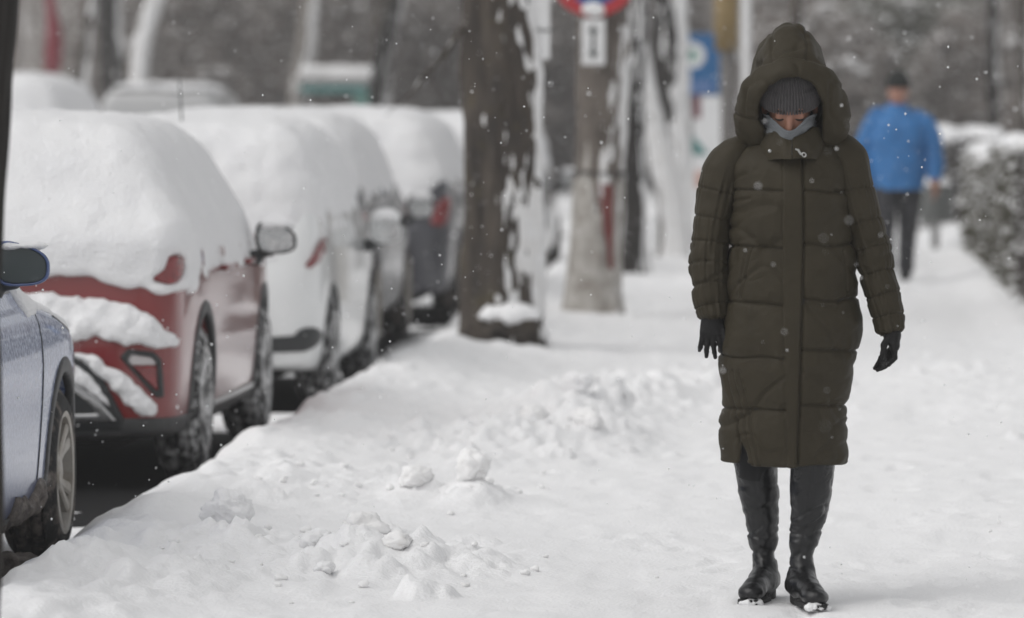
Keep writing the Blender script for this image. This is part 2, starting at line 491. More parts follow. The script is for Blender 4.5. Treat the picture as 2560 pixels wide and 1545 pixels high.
def pave_h(x, y):
    e = -2.58 + 0.06*noise(y*0.9, 1.7) + 0.035*noise(y*2.7, 4.1) + 0.018*noise(y*7, 9.0)   # road-side lip of the bank
    bank = 0.115 + 0.045*noise(y*0.55, 8.2) + 0.03*noise(y*1.7, 2.2)
    bank = bank*(1-0.45*sstep(20.2, 18.4, y)); e = e-.13*sstep(22.5, 19.5, y)
    h = 0.010*fbm(x*1.1, y*0.45, 0, 3, 2)
    h = h + bank*np.exp(-((x-e-0.22)/0.42)**2)*sstep(-2.9, -2.4, x)
    rough = np.zeros_like(h); add = np.zeros_like(h)
    for hx, hy, rx, ry, hh, rg in HEAPS:
        q = ((x-hx)/rx)**2+((y-hy)/ry)**2
        g = np.exp(-q*1.1)
        add = np.maximum(add, hh*g); rough = np.maximum(rough, rg*np.exp(-q*0.55))
    h = h + add
    lump = np.maximum(fbm(x*9, y*4.2, 0.5, 3, 21), -0.25)
    h = h + rough*(0.036*lump + 0.016*np.maximum(noise(x*21, y*10, 0, 31), -0.2))
    # loose crumbs and old trampled steps all over
    verge = sstep(-0.8, -1.7, x)
    h = h + (0.012+.022*np.exp(-((x+2.35)/.35)**2))*verge*np.maximum(fbm(x*6, y*3.0, 0.5, 3, 41), -0.3)
    st = noise(x*4.2, y*1.6, 0, 51)
    h = h - 0.009*sstep(0.25, 0.6, st)*(1-verge*0.6) + 0.0035*noise(x*16, y*6, 0, 61) + 0.007*noise(x*7, y*2.6, 0, 71)
    # packed path down the middle
    h = h - 0.018*np.exp(-((x+0.2)/0.7)**2)
    # side towards the road drops to the gutter
    drop = sstep(e+0.06, e-0.20, x)
    h = h*(1-drop) + (STREET-0.06)*drop
    # rise to the hedge foot
    h = h + 0.10*sstep(0.95, 1.5, x)*sstep(30, 38, y)
    return h

def rubble(Xg, Yg, Zg, xs, ys):
    # broken clods heaped on one another: overlapping tilted lumps pressed into the bank
    q = np.random.default_rng(19)
    for hx, hy, rx, ry, hh, rg in HEAPS:
        n = int(22*rg*(rx*ry/.2)**.6)
        for _ in range(n):
            r = (.022+.060*q.random()**1.7)*(1.2 if hh > .06 else .9)
            px, py = hx+q.normal()*rx*.85, hy+q.normal()*ry*.85
            if px < -2.45: continue
            i0, i1 = np.searchsorted(xs, (px-r*1.5, px+r*1.5)); j0, j1 = np.searchsorted(ys, (py-r*2, py+r*2))
            if i1-i0 < 2 or j1-j0 < 2: continue
            X, Y = Xg[j0:j1, i0:i1], Yg[j0:j1, i0:i1]
            dx, dy = (X-px)/r, (Y-py)/(r*1.25)
            ca_, sa_ = math.cos(px*91), math.sin(px*91); du, dv = np.abs(dx*ca_+dy*sa_), np.abs(-dx*sa_+dy*ca_)
            w = 1-(du**2.6+dv**2.6)*(1+.9*noise(dx*2.2, dy*2.2, px*9, 5))
            top = r*q.uniform(.35, .75)*np.clip(w, 0, 1)**.55*(1+.55*(q.normal()*dx+q.normal()*dy)*.5+.5*noise(dx*3, dy*3, py*7, 6))
            Zg[j0:j1, i0:i1] = np.where(w > 0, np.maximum(Zg[j0:j1, i0:i1], Zg[j0:j1, i0:i1]*.35+(hh*.65*math.exp(-((px-hx)/rx)**2-((py-hy)/ry)**2)-.012)+top), Zg[j0:j1, i0:i1])
    # trodden path: overlapping boot prints, toes along the path, with a pushed-up rim
    for t in range(190):
        py = 15.6+q.random()**1.5*20; px = q.choice([-.55, -.15, .35, .7])+q.normal()*.16
        a = q.normal()*.22; dep = q.uniform(.003, .010)
        i0, i1 = np.searchsorted(xs, (px-.2, px+.2)); j0, j1 = np.searchsorted(ys, (py-.28, py+.28))
        if i1-i0 < 2 or j1-j0 < 2: continue
        X, Y = Xg[j0:j1, i0:i1]-px, Yg[j0:j1, i0:i1]-py
        u, v = X*math.cos(a)+Y*math.sin(a), -X*math.sin(a)+Y*math.cos(a)
        r = np.sqrt((u/(.046+.010*np.clip(v/.14, -1, 1)))**2+(v/.145)**2)
        Zg[j0:j1, i0:i1] += -dep*sstep(1.08, .80, r)+dep*.45*np.exp(-((r-1.22)/.16)**2)+dep*.25*noise(u*40, v*40, t)*sstep(1.0, .8, r)
    return Zg

def pave_sheet(xs, ys):
    Yg, Xg = np.meshgrid(ys, xs, indexing='ij')
    return np.stack([Xg, Yg, rubble(Xg, Yg, pave_h(Xg, Yg), xs, ys)], -1)

xs = np.concatenate([np.arange(-2.86, -0.9, 0.014), np.arange(-0.9, 1.3, 0.022), np.arange(1.3, 3.2, 0.1)])
ys = np.concatenate([np.arange(9.0, 15.8, 0.12), np.arange(15.8, 22, 0.024), np.arange(22, 34, 0.045), np.arange(34, 60, 0.12), np.arange(60, 140, 1.0)])
tag(ob('pavement', loft(pave_sheet(xs, ys), False), M['snow']), kind='structure', label='snow-covered pavement with a shovelled bank along the road edge')

def lump_mesh(r, seed, squash=(1, 1, 1), h=None, ncut=6):
    h = h or r/11
    rr = np.random.default_rng(seed)
    c = [(rr.uniform(-.35, .35)*r, rr.uniform(-.35, .35)*r, rr.uniform(-.15, .3)*r, r*rr.uniform(.6, .8)) for _ in range(4)]
    cuts = []
    for _ in range(ncut):
        n_ = rr.normal(size=3); n_ /= np.linalg.norm(n_); cuts.append((n_[0], n_[1], n_[2], rr.uniform(.5, .85)))
    def f(X, Y, Z):
        d = 1e3
        for a in c:
            d = smin(d, np.sqrt((X-a[0])**2+(Y-a[1])**2+(Z-a[2])**2)-a[3], r*0.2)
        for nx_, ny_, nz_, k_ in cuts:
            d = smax(d, nx_*X+ny_*Y+nz_*Z-k_*r, r*.3)
        return d
    V, F = net(f, (-1.3*r,)*3, (1.3*r,)*3, h)
    N = vnormals(V, F)
    V = V + N*(0.20*r*fbm(V[:, 0]*1.5/r, V[:, 1]*1.5/r, V[:, 2]*1.5/r, 5, seed, .6)-.08*r*np.abs(noise(V[:, 0]*2.6/r, V[:, 1]*2.6/r, V[:, 2]*2.6/r, seed+9)))[:, None]
    return V*np.array(squash), F

CL = [(-2.142, 18.72, 0.092, (1.1, 1, .95), 'rounded snow lump lying alone near the blue car wheel', 0),
      (-1.63, 20.75, 0.080, (1.15, 1, .9), 'rough snow chunk on the verge, paired with a pointed one', 1),
      (-1.39, 20.65, 0.090, (1.1, 1, 1.0), 'pointed snow chunk on the verge leaning beside a rounder one', 1),
      (-1.56, 18.05, 0.085, (1.2, 1, .8), 'crumbly snow chunk crowning the heap nearest the camera', 1),
      (-1.74, 17.9, 0.075, (1.2, 1, .75), 'white snow chunk on the near heap beside its crumbly top chunk', 0),
      (-1.45, 17.75, 0.06, (1.2, 1, .7), 'brownish snow chunk at the pavement end of the near heap', 1),
      (-1.66, 17.35, 0.055, (1.4, 1, .7), 'small flat snow chunk in front of the near heap', 0),
      (-1.11, 24.3, 0.085, (1.2, 1, .9), 'grey-shadowed snow chunk on the shovelled pile with a dead leaf', 1),
      (-1.36, 24.6, 0.10, (1.2, 1, .8), 'broad snow chunk on the street side of the shovelled pile', 1),
      (-1.22, 26.0, 0.10, (1.2, 1, .9), 'snow chunk high on the far end of the shovelled pile', 0)]
DIRT = [(-2.80, 18.45, .11, 'lump of brown frozen slush at the picture edge behind the blue car wheel'), (-2.72, 18.15, .075, 'small lump of brown slush beside the larger one at the picture edge')]
for i, (x_, y_, r_, lb) in enumerate(DIRT):
    tag(ob('slush_lump', lump_mesh(r_, 150+i, (1.2, 1.2, .8)), M['dirty_snow'], loc=(x_, y_, STREET+r_*.4)), lb, 'slush lump')
for i, (x_, y_, r_, sq, lb, dm) in enumerate(CL):
    z_ = float(pave_h(np.array([x_]), np.array([y_]))[0])
    tag(ob('snow_chunk', lump_mesh(r_, 100+i, sq, ncut=0 if i == 0 else 6), M['old_snow' if dm else 'snow'], loc=(x_, y_, z_+r_*(.40 if i == 0 else .16)), rot=(0, 0, i*1.3)), lb, 'snow chunk', 'snow chunks shovelled onto the verge')
# loose crumbs around the heaps
cr = []
base = [lump_mesh(1.0, 200+i, (1, 1, .8), 0.3) for i in range(4)]
r2 = np.random.default_rng(11)
for i in range(170):
    if r2.random() < 0.7:
        hx, hy, rx, ry, hh, rg = HEAPS[r2.integers(0, 13)]
        px, py = hx+r2.normal()*rx*0.9, hy+r2.normal()*ry*0.8
    else:
        px, py = r2.uniform(-2.4, 0.9), r2.uniform(16.3, 26)
    if px < -2.45: continue
    s = r2.uniform(0.006, 0.026)*(1 if px < -0.7 else 0.35)
    V, F = base[i % 4]; a = r2.uniform(0, 6.28)
    R = np.array([[math.cos(a), -math.sin(a), 0], [math.sin(a), math.cos(a), 0], [0, 0, 1]])
    cr.append((V*s@R.T+np.array([px, py, float(pave_h(np.array([px]), np.array([py]))[0])+s*0.3]), F))
tag(ob('snow_crumbs', join(*cr), M['old_snow']), kind='stuff', label='loose crumbs of shovelled snow scattered around the heaps')

# ------------------------------------------------------------------ cars
class Car:
    """car body as a field: side outline, plan outline and cross-section, in car space
    (x to the right, y from the rear bumper forwards, z up from the road)"""
    def __init__(s, side, plan, sect, wheels, R, k=0.09):
        s.side, s.plan, s.sect = chaikin(side, 2), chaikin(plan, 2), chaikin(sect, 2)
        s.wheels, s.R, s.k = wheels, R, k
    def raw(s, X, Y, Z, k=None):
        k = k or s.k
        ax = np.abs(X)
        a = sd_poly(Y, Z, s.side); b = sd_poly(ax, Y, s.plan); c = sd_poly(ax, Z, s.sect)
        return smax(smax(a, b, k), c, k)
    def arch(s, Y, Z, grow=0.0):
        d = 1e3
        for yw in s.wheels:
            d = np.minimum(d, np.sqrt((Y-yw)**2+(Z-s.R)**2)-(s.R+0.045+grow))
        return d
    def f(s, X, Y, Z):
        d = s.raw(X, Y, Z)
        cut = np.maximum(s.arch(Y, Z), 0.50-np.abs(X))
        return smax(d, -cut, 0.012)
    def patch(s, region, lo, hi, h, off, k=0.01, inner=0.02):
        """a piece following the body surface, inside a region, standing off by off"""
        def g(X, Y, Z):
            d = s.raw(X, Y, Z)
            return smax(np.maximum(d-off, -d-inner), region(X, Y, Z), k)
        return net(g, lo, hi, h)
    def side_x(s, y, z):
        lo = np.zeros_like(y); hi = np.full_like(y, 1.2)
        for _ in range(24):
            m = (lo+hi)/2; ins = s.raw(m, y, z) < 0
            lo = np.where(ins, m, lo); hi = np.where(ins, hi, m)
        return hi
    def rear_y(s, x, z):
        lo = np.full_like(x, -0.2); hi = np.full_like(x, 1.2)
        for _ in range(24):
            m = (lo+hi)/2; ins = s.raw(x, m, z) < 0
            hi = np.where(ins, m, hi); lo = np.where(ins, lo, m)
        return hi

def rough_snow(V, F, amp, sc, seed):
    N = vnormals(V, F)
    return V + N*(amp*fbm(V[:, 0]*sc, V[:, 1]*sc, V[:, 2]*sc, 3, seed))[:, None], F

WHEEL_CACHE = {}
def wheel(parent, x, y, R, style, side=1):
    """wheel with tyre and rim; style picks dirt and spokes"""
    key = (R, style)
    if key not in WHEEL_CACHE:
        w = 0.20; rr = R*0.70
        prof = [(-w/2, rr), (-w/2-0.004, rr+0.03), (-w/2+0.004, R-0.05), (-w/2+0.03, R-0.012), (-w*0.3, R), (-w*0.29, R-0.012), (-w*0.26, R-0.012), (-w*0.25, R), (-w*0.05, R), (-w*0.04, R-0.012), (w*0.04, R-0.012), (w*0.05, R), (w*0.25, R), (w*0.26, R-0.012), (w*0.29, R-0.012), (w*0.3, R), (w/2-0.03, R-0.012), (w/2-0.004, R-0.05), (w/2+0.004, rr+0.03), (w/2, rr), (w/2-0.03, rr-0.012), (-w/2+0.03, rr-0.012)]
        t = mesh_from('tyre', *lathe(prof, 64))
        t.materials.append(M[{'blue': 'dirty_tyre', 'snow': 'snowy_tyre', 'plain': 'dirty_tyre'}[style]])
        hub = [(w/2-0.02, 0.005), (w/2-0.015, 0.045), (w/2-0.03, 0.07), (w/2-0.07, 0.075), (w/2-0.07, 0.005)]
        lip = [(w/2+0.002, rr-0.002), (w/2-0.002, rr-0.022), (w/2-0.05, rr-0.03), (w/2-0.16, rr-0.03), (w/2-0.16, rr-0.008), (w/2-0.02, rr-0.006)]
        parts = [lathe(lip, 64), lathe(hub, 24)]
        ns = 5
        for i in range(ns):
            for off in (-0.17, 0.17):
                a = i*2*np.pi/ns
                # tapering twin spoke from hub to lip
                p0, p1 = a+off*0.55, a+off*1.15
                V = []
                for r, ang, hw, xf in ((0.05, p0, 0.022, w/2-0.028), (rr*0.55, (p0+p1)/2, 0.020, w/2-0.020), (rr-0.02, p1, 0.026, w/2-0.006)):
                    c, sn = math.cos(ang), math.sin(ang)
                    for dx, q in ((-0.035, -1), (-0.006, -1), (0.0, -0.55), (0.0, 0.55), (-0.006, 1), (-0.035, 1)):
                        V.append((xf+dx, c*r-sn*hw*q, sn*r+c*hw*q))
                Fq = []
                for s_ in range(2):
                    for j in range(5):
                        Fq.append((s_*6+j, s_*6+j+1, s_*6+6+j+1, s_*6+6+j))
                parts.append((np.array(V), Fq))
        for i in range(5):
            a = i*2*np.pi/5+0.6
            V, Fq = tube([(w/2-0.05, 0.052*math.cos(a), 0.052*math.sin(a)), (w/2-0.022, 0.052*math.cos(a), 0.052*math.sin(a))], 0.009, 6)
            parts.append((V, Fq))
        r = mesh_from('rim', *join(*parts), smooth=False)
        r.materials.append(M['alloy_snow' if style == 'snow' else 'alloy'])
        back = mesh_from('brake_disc', *lathe([(0.0, 0.01), (0.012, 0.03), (0.012, rr*0.8), (-0.02, rr*0.8), (-0.02, 0.01)], 32))
        back.materials.append(M['underbody'])
        WHEEL_CACHE[key] = (t, r, back)
    t, r, b = WHEEL_CACHE[key]
    e = empty('wheel', (x, y, R)); e.parent = parent
    e.scale = (side, 1, 1); e.rotation_euler = (0.7, 0, 0)
    ob('tyre', t, None, e); ob('rim', r, None, e); ob('brake_disc', b, None, e)
    return e

def mirror(parent, car, y, z, glassmat, shellmat, snow, wx=0.205, wz=0.15, side=1, out=0.135):
    """door mirror, glass towards the rear, on a short arm"""
    x0 = float(car.side_x(np.array([y]), np.array([z-0.06]))[0])
    e = empty('door_mirror', (side*(x0+out), y, z)); e.parent = parent; e.scale = (side, 1, 1)
    a, b = wx/2, wz/2
    def outline(X, Z):  # rounded leaf shape, taller towards the car
        zz = Z - 0.012*(-X/a)
        bb = b*(1-0.22*np.clip(X/a, -1, 1))
        return ((np.abs(X)/a)**3.0+(np.abs(zz)/bb)**3.0)**(1/3.0)-1
    def shell(X, Y, Z):
        o = outline(X, Z)*min(a, b)
        back = Y-0.095*np.sqrt(np.clip(1-np.clip(o/min(a, b)+1, 0, 1)**2, 0.02, 1))
        d = smax(smax(o, back, 0.03), -Y-0.012, 0.012)
        cav = np.maximum(outline(X, Z)*min(a, b)+0.010, Y-0.012)
        return np.maximum(d, -cav)
    ob('mirror_shell', net(shell, (-a-.01, -.02, -b-.03), (a+.01, .11, b+.03), 0.005), M[shellmat], e)
    def gl(X, Y, Z):
        return np.maximum(outline(X, Z)*min(a, b)+0.011, np.abs(Y-0.006)-0.004)
    ob('mirror_glass', net(gl, (-a, -.01, -b-.02), (a, .02, b+.02), 0.004), M[glassmat], e)
    def arm(X, Y, Z):
        return smin(capsule(X, Y, Z, (-0.17, .05, -0.09), (-0.03, .04, -b*0.8), 0.022, 0.026), capsule(X, Y, Z, (-0.17, .05, -.09), (-0.10, .05, -.10), 0.03), .02)
    ob('mirror_arm', net(arm, (-.21, 0, -.15), (.02, .1, 0), 0.006), M['black_plastic'], e)
    if snow:
        def sn(X, Y, Z):
            d = ellipsoid(X, Y, Z, (-0.005, .045, b-0.01), (a*0.95, .07, 0.012+snow))
            return smax(d, (b-0.022)-Z-0.02*np.abs(X)/a, .02)
        ob('snow', rough_snow(*net(sn, (-a, -.04, 0), (a, .13, b+snow+.03), 0.006), 0.004, 20, 3), M['car_snow'], e)
    return e

def make_car(name, loc, car, paint, h, style, clad=None, rz=0.0, hs=None):
    root = empty(name, loc, rz)
    L = car.side[:, 0].max(); H = car.side[:, 1].max(); W = car.plan[:, 0].max()
    lo, hi = (-W-.02, -.03, .12), (W+.02, L+.03, H+.03)
    ob('body', net(car.f, lo, hi, h), M[paint], root)
    if clad:
        def reg(X, Y, Z):
            low = Z-clad(Y)
            ring = car.arch(Y, Z, 0.058)
            r = np.minimum(low, np.maximum(ring, 0.62-np.abs(X)))
            cut = np.maximum(car.arch(Y, Z, -0.004), 0.48-np.abs(X))
            return np.maximum(r, -cut)
        ob('cladding', car.patch(reg, (-W-.03, -.04, .1), (W+.03, L+.04, 0.95), h*0.8, 0.009, inner=0.03), M['cladding'], root)
    for yw in car.wheels:
        for sd in (1, -1):
            wheel(root, sd*(W-0.125), yw, car.R, style, sd)
    # floor pan and axle, dark
    ob('underbody', net(lambda X, Y, Z: rbox(X, Y, Z, (0, L/2, .26), (W*0.72, L*0.46, .09), .03), (-W, 0, .15), (W, L, .4), 0.06), M['underbody'], root)
    return root

def snow_cover(root, car, h, lim, thick, seed, name='snow_cover', amp=0.010, ksoft=0.22, lo=None, hi=None, matn='car_snow'):
    L = car.side[:, 0].max(); H = car.side[:, 1].max(); W = car.plan[:, 0].max()
    def g(X, Y, Z):
        d = car.raw(X, Y, Z, ksoft)
        t = thick(X, Y, Z)
        core = car.raw(X, Y, Z)+0.05
        return smax(smax(d-t, lim(X, Y, Z), 0.05), -core, 0.01)
    V, F = net(g, lo or (-W-.1, -.12, .5), hi or (W+.1, L+.1, H+.18), h)
    V = relax(V, F, 1, 0.4)
    return ob(name, rough_snow(V, F, amp, 9, seed), M[matn], root)

# ---- red crossover
suv = Car([(.10, .16), (.035, .34), (.0, .55), (.015, .70), (.085, .77), (.105, .92), (.13, 1.03), (.30, 1.24), (.46, 1.42), (.60, 1.53), (1.3, 1.575), (2.0, 1.56), (2.45, 1.49), (3.0, 1.18), (3.25, 1.06), (3.9, .97), (4.15, .86), (4.26, .62), (4.22, .40), (4.1, .22), (2.2, .20)],
          [(-1, -.0), (.45, .0), (.70, .045), (.83, .15), (.875, .34), (.895, .8), (.90, 2.0), (.895, 3.4), (.83, 3.95), (.62, 4.2), (-1, 4.29)],
          [(-1, .15), (.80, .17), (.865, .32), (.89, .55), (.90, .75), (.888, .93), (.858, 1.05), (.685, 1.38), (.55, 1.53), (.33, 1.60), (-1, 1.63)], (.90, 3.48), .345)
red = make_car('parked_car', (-3.68, 23.0, STREET), suv, 'red_paint', 0.016, 'snow', clad=lambda Y: 0.31+0.0*Y)
tag(red, 'red crossover with thick snow over its rear window and roof, parked at the kerb', 'car', 'cars parked along the kerb')
lampP = [(.70, .90), (.74, .905), (.80, .885), (.845, .895), (.875, .94), (.885, 1.01), (.86, 1.015), (.70, 1.01)]
for sd in (1, -1):
    ob('tail_light', suv.patch(lambda X, Y, Z: np.maximum(sd_poly(sd*X, Z, lampP), Y-.30), (min(sd*.66, sd*.93), -.05, .85), (max(sd*.66, sd*.93), .36, 1.06), 0.008, 0.022), M['tail_red'], red)
    frameP = [(.60, .575), (.635, .61), (.745, .595), (.775, .56), (.785, .40), (.755, .395)]
    inner_ = [(.63, .560), (.65, .588), (.735, .575), (.755, .55), (.763, .425), (.75, .43)]
    fr = ob('reflector_surround', suv.patch(lambda X, Y, Z: np.maximum(np.maximum(sd_poly(sd*X, Z, frameP), -sd_poly(sd*X, Z, inner_)), Y-.30), (min(sd*.6, sd*.85), -.05, .37), (max(sd*.6, sd*.85), .3, .64), 0.006, 0.014, 0.004), M['black_plastic'], red)
    ob('reflector', suv.patch(lambda X, Y, Z: np.maximum(np.maximum(sd_poly(sd*X, Z, inner_), Z-.535), Y-.3), (min(sd*.6, sd*.85), -.05, .37), (max(sd*.6, sd*.85), .3, .64), 0.006, 0.006, 0.004), M['tail_red'], red)
    ob('reversing_lamp', suv.patch(lambda X, Y, Z: np.maximum(np.maximum(sd_poly(sd*X, Z, inner_), .538-Z), Y-.3), (min(sd*.6, sd*.85), -.05, .5), (max(sd*.6, sd*.85), .3, .64), 0.006, 0.006, 0.004), M['lamp_clear'], red)
# lower bumper: dark diffuser panel with two bright exhaust surrounds
difP = [(-.62, .30), (-.52, .50), (-.40, .58), (.40, .58), (.52, .50), (.62, .30), (.60, .25), (-.60, .25)]
dif = ob('diffuser', suv.patch(lambda X, Y, Z: np.maximum(sd_poly(X, Z, difP), Y-.3), (-.66, -.05, .2), (.66, .3, .62), 0.010, 0.014), M['black_plastic'], red)
for sd in (1, -1):
    o_ = [(.20, .34), (.24, .46), (.40, .47), (.50, .40), (.585, .30), (.56, .285), (.22, .285)]
    i_ = [(.24, .35), (.27, .415), (.39, .425), (.46, .375), (.50, .33), (.26, .325)]
    ob('exhaust_trim', suv.patch(lambda X, Y, Z: np.maximum(np.maximum(sd_poly(sd*X, Z, o_), -sd_poly(sd*X, Z, i_)), Y-.3), (min(sd*.18, sd*.62), -.06, .26), (max(sd*.18, sd*.62), .3, .5), 0.007, 0.026, 0.004), M['chrome'], dif)
    mirror(red, suv, 2.74, 1.02, 'mirror_glass', 'cladding', 0.028, side=sd)
for yh in (1.55, 2.55):
    z0 = .92
    xs_ = float(suv.side_x(np.array([yh]), np.array([z0]))[0])
    ob('door_handle', net(lambda X, Y, Z: smin(capsule(X, Y, Z, (xs_+.032, yh-.09, z0), (xs_+.032, yh+.09, z0+.004), .014), smin(capsule(X, Y, Z, (xs_-.01, yh-.085, z0), (xs_+.03, yh-.085, z0), .012), capsule(X, Y, Z, (xs_-.01, yh+.085, z0), (xs_+.03, yh+.085, z0), .012), .01), .01), (xs_-.03, yh-.13, z0-.04), (xs_+.06, yh+.13, z0+.04), .007), M['red_paint'], red)
# sill strip
for sd in (1, -1):
    ob('sill_trim', suv.patch(lambda X, Y, Z: np.maximum(np.maximum(np.abs(Z-.30)-.018, np.abs(Y-2.19)-.84), .6-sd*X), (min(sd*.6, sd*.95), 1.3, .25), (max(sd*.6, sd*.95), 3.1, .36), .010, .016), M['silver_paint'], red)
# plate and tailgate badge recess hidden by snow; the snow itself
LAMP_GAP = chaikin([(.73, .905), (.78, .885), (.83, .895), (.85, .95), (.845, 1.015), (.80, 1.015), (.80, .965), (.775, .93)], 1)
def lim_suv(X, Y, Z):
    rear = .905 + .035*noise(X*3.1, 2.0)+.018*noise(X*13, 4.0) - .065*sstep(.45, .85, np.abs(X))
    flank = .855 + .03*noise(Y*2.3, 7.0)+.025*noise(Y*11, 1.0) + .02*sstep(.2, 1.4, Y) - .03*sstep(3.0, 3.4, Y)
    w = sstep(.10, .34, Y)
    lim = rear*(1-w)+flank*w - Z
    # the lamp corner stays half free
    hole = -sd_poly(np.abs(X), Z, LAMP_GAP)
    hole = np.where(Y < .45, hole, -1.0)
    return smax(lim, hole, .02)
def th_suv(X, Y, Z):
    return .022+.075*sstep(1.0, 1.5, Z)+.028*sstep(.95, 1.1, Z)*sstep(.8, .2, Y) + .03*sstep(1.35, 1.1, Z)*sstep(.75, .3, Y)-.035*sstep(.5, .8, np.abs(X))*sstep(1.1, 1.4, Z)
snow_cover(red, suv, .016, lim_suv, th_suv, 3, amp=.007, ksoft=.16)
ledge = chaikin([(-.70, .70), (-.55, .80), (0, .845), (.40, .845), (.62, .82), (.76, .745), (.845, .66), (.83, .60), (.66, .615), (.40, .665), (0, .69), (-.5, .65)], 2)
V, F = net(lambda X, Y, Z: smax(np.maximum(suv.raw(X, Y, Z)-.045+.02*np.abs(X), -suv.raw(X, Y, Z)-.02), np.maximum(sd_poly(X, Z, ledge)+.016*noise(X*14, Z*14, 0, 3), Y-.4), .05), (-.8, -.15, .55), (.92, .4, .92), .010)
ob('snow_ledge', rough_snow(V, F, .010, 18, 5), M['car_snow'], red)
for sd in (1, -1):
    dg = chaikin([(.36, .60), (.46, .60), (.58, .54), (.70, .43), (.755, .37), (.75, .32), (.70, .315), (.63, .36), (.56, .44), (.50, .52), (.42, .565)], 2)
    V, F = net(lambda X, Y, Z: smax(np.maximum(suv.raw(X, Y, Z)-.04, -suv.raw(X, Y, Z)-.02), np.maximum(sd_poly(sd*X, Z, dg)+.010*noise(X*16, Z*16, 0, 9), Y-.4), .04), (min(sd*.3, sd*.85), -.12, .22), (max(sd*.3, sd*.85), .4, .66), .009)
    ob('snow_patch', rough_snow(V, F, .010, 20, 6), M['car_snow'], red)
    V, F = net(lambda X, Y, Z: smax(np.maximum(suv.raw(X, Y, Z)-.03, -suv.raw(X, Y, Z)-.02), np.maximum(sd_poly(sd*X, Z, chaikin([(.20, .47), (.40, .55), (.47, .50), (.575, .36), (.56, .34), (.46, .43), (.38, .465), (.22, .455)]))+.006*noise(X*20, Z*20), Y-.4), .03), (min(sd*.15, sd*.65), -.12, .3), (max(sd*.15, sd*.65), .4, .6), .009)
    ob('snow_patch', rough_snow(V, F, .006, 20, 8), M['car_snow'], red)

# ---- blue saloon, its front wing and wheel in view
sedan = Car([(.12, .24), (.02, .45), (.0, .62), (.06, .92), (.16, 1.02), (.55, 1.04), (1.0, 1.30), (1.35, 1.42), (1.9, 1.465), (2.4, 1.43), (2.8, 1.25), (3.25, 1.02), (3.5, .955), (4.1, .86), (4.42, .76), (4.57, .62), (4.60, .42), (4.48, .20), (2.3, .18)],
            [(-1, -.0), (.5, .0), (.78, .08), (.87, .3), (.90, 1.0), (.905, 2.4), (.905, 3.7), (.87, 4.12), (.76, 4.38), (.5, 4.54), (-1, 4.62)],
            [(-1, .13), (.80, .15), (.87, .30), (.885, .45), (.905, .70), (.90, .80), (.87, .92), (.80, .98), (.66, 1.34), (.56, 1.44), (.3, 1.50), (-1, 1.52)], (.92, 3.70), .325)
blue = make_car('parked_car', (-3.675, 15.70, STREET), sedan, 'blue_paint', 0.0155, 'blue', clad=lambda Y: 0.24+0.0*Y)
tag(blue, 'blue saloon dusted with frost, its dirty alloy wheel and door mirror at the picture edge', 'car', 'cars parked along the kerb')
for sd in (1, -1):
    mirror(blue, sedan, 2.66, 1.115, 'mirror_dark', 'blue_paint', 0.006, side=sd, out=.105)
    ys_ = np.array([3.10]*14); zs_ = np.linspace(.34, .93, 14)
    ys_ = ys_+.05*np.sin((zs_-.34)*3)
    xs_ = sedan.side_x(ys_, zs_)
    ob('door_gap', tube(np.stack([sd*(xs_+.0005), ys_, zs_], 1), .0035, 6), M['black_plastic'], blue)
    ys_ = np.array([3.32, 3.30, 3.29]); 
    yb = np.linspace(3.62, 3.98, 14); zb = np.linspace(.70, .795, 14)*0+np.interp(yb, [3.6, 3.98], [.905, .83])
    xb = sedan.side_x(yb, zb)
    ob('bonnet_gap', tube(np.stack([sd*(xb+.0005), yb, zb], 1), .003, 6), M['black_plastic'], blue)
    zz = np.linspace(.42, .80, 12); yy = np.full(12, 4.14)
    ob('bumper_gap', tube(np.stack([sd*(sedan.side_x(yy, zz)+.0005), yy, zz], 1), .003, 6), M['black_plastic'], blue)
    winP = chaikin([(.95, 1.03), (1.15, 1.28), (1.6, 1.38), (2.2, 1.37), (2.6, 1.22), (3.0, 1.02), (2.9, .985), (1.0, .995)], 1)
    ob('side_window', sedan.patch(lambda X, Y, Z: np.maximum(sd_poly(Y, Z, winP), .4-sd*X), (min(sd*.5, sd*1), .9, .95), (max(sd*.5, sd*1), 3.1, 1.42), .018, .004), M['glass_dark'], blue)
    hl = [(4.16, .62), (4.10, .70), (4.22, .73), (4.56, .68), (4.58, .60), (4.4, .58)]
    ob('headlight', sedan.patch(lambda X, Y, Z: np.maximum(sd_poly(Y, Z, hl), .45-sd*X), (min(sd*.4, sd*.95), 4.05, .54), (max(sd*.4, sd*.95), 4.65, .78), .012, .008), M['lamp_clear'], blue)
def lim_sed(X, Y, Z):
    fl = .925+.02*noise(Y*3, 2.0)+.012*noise(Y*12, 5.0)-.115*sstep(3.3, 4.2, Y)
    side_ = sstep(.66, .84, np.abs(X))
    gl = np.where(Y < 2.95, 1.36, fl)
    lim = (fl-.12)*(1-side_)+gl*side_
    return lim-Z
snow_cover(blue, sedan, .018, lim_sed, lambda X, Y, Z: .026+.03*sstep(.75, .3, np.abs(X))+.03*sstep(1.2, 1.45, Z), 13, amp=.006, ksoft=.14)
# dirty slush thrown on the sill and behind the wheel
V, F = net(lambda X, Y, Z: smax(np.maximum(sedan.raw(X, Y, Z)-.02, -sedan.raw(X, Y, Z)-.03), np.maximum(np.maximum(Z-.31-.05*noise(Y*6, 3.), np.abs(Y-3.0)-.36), .7-X), .03), (.6, 2.5, .1), (1, 3.4, .42), .011)
ob('dirty_slush', rough_snow(V, F, .014, 20, 4), M['dirty_snow'], blue)

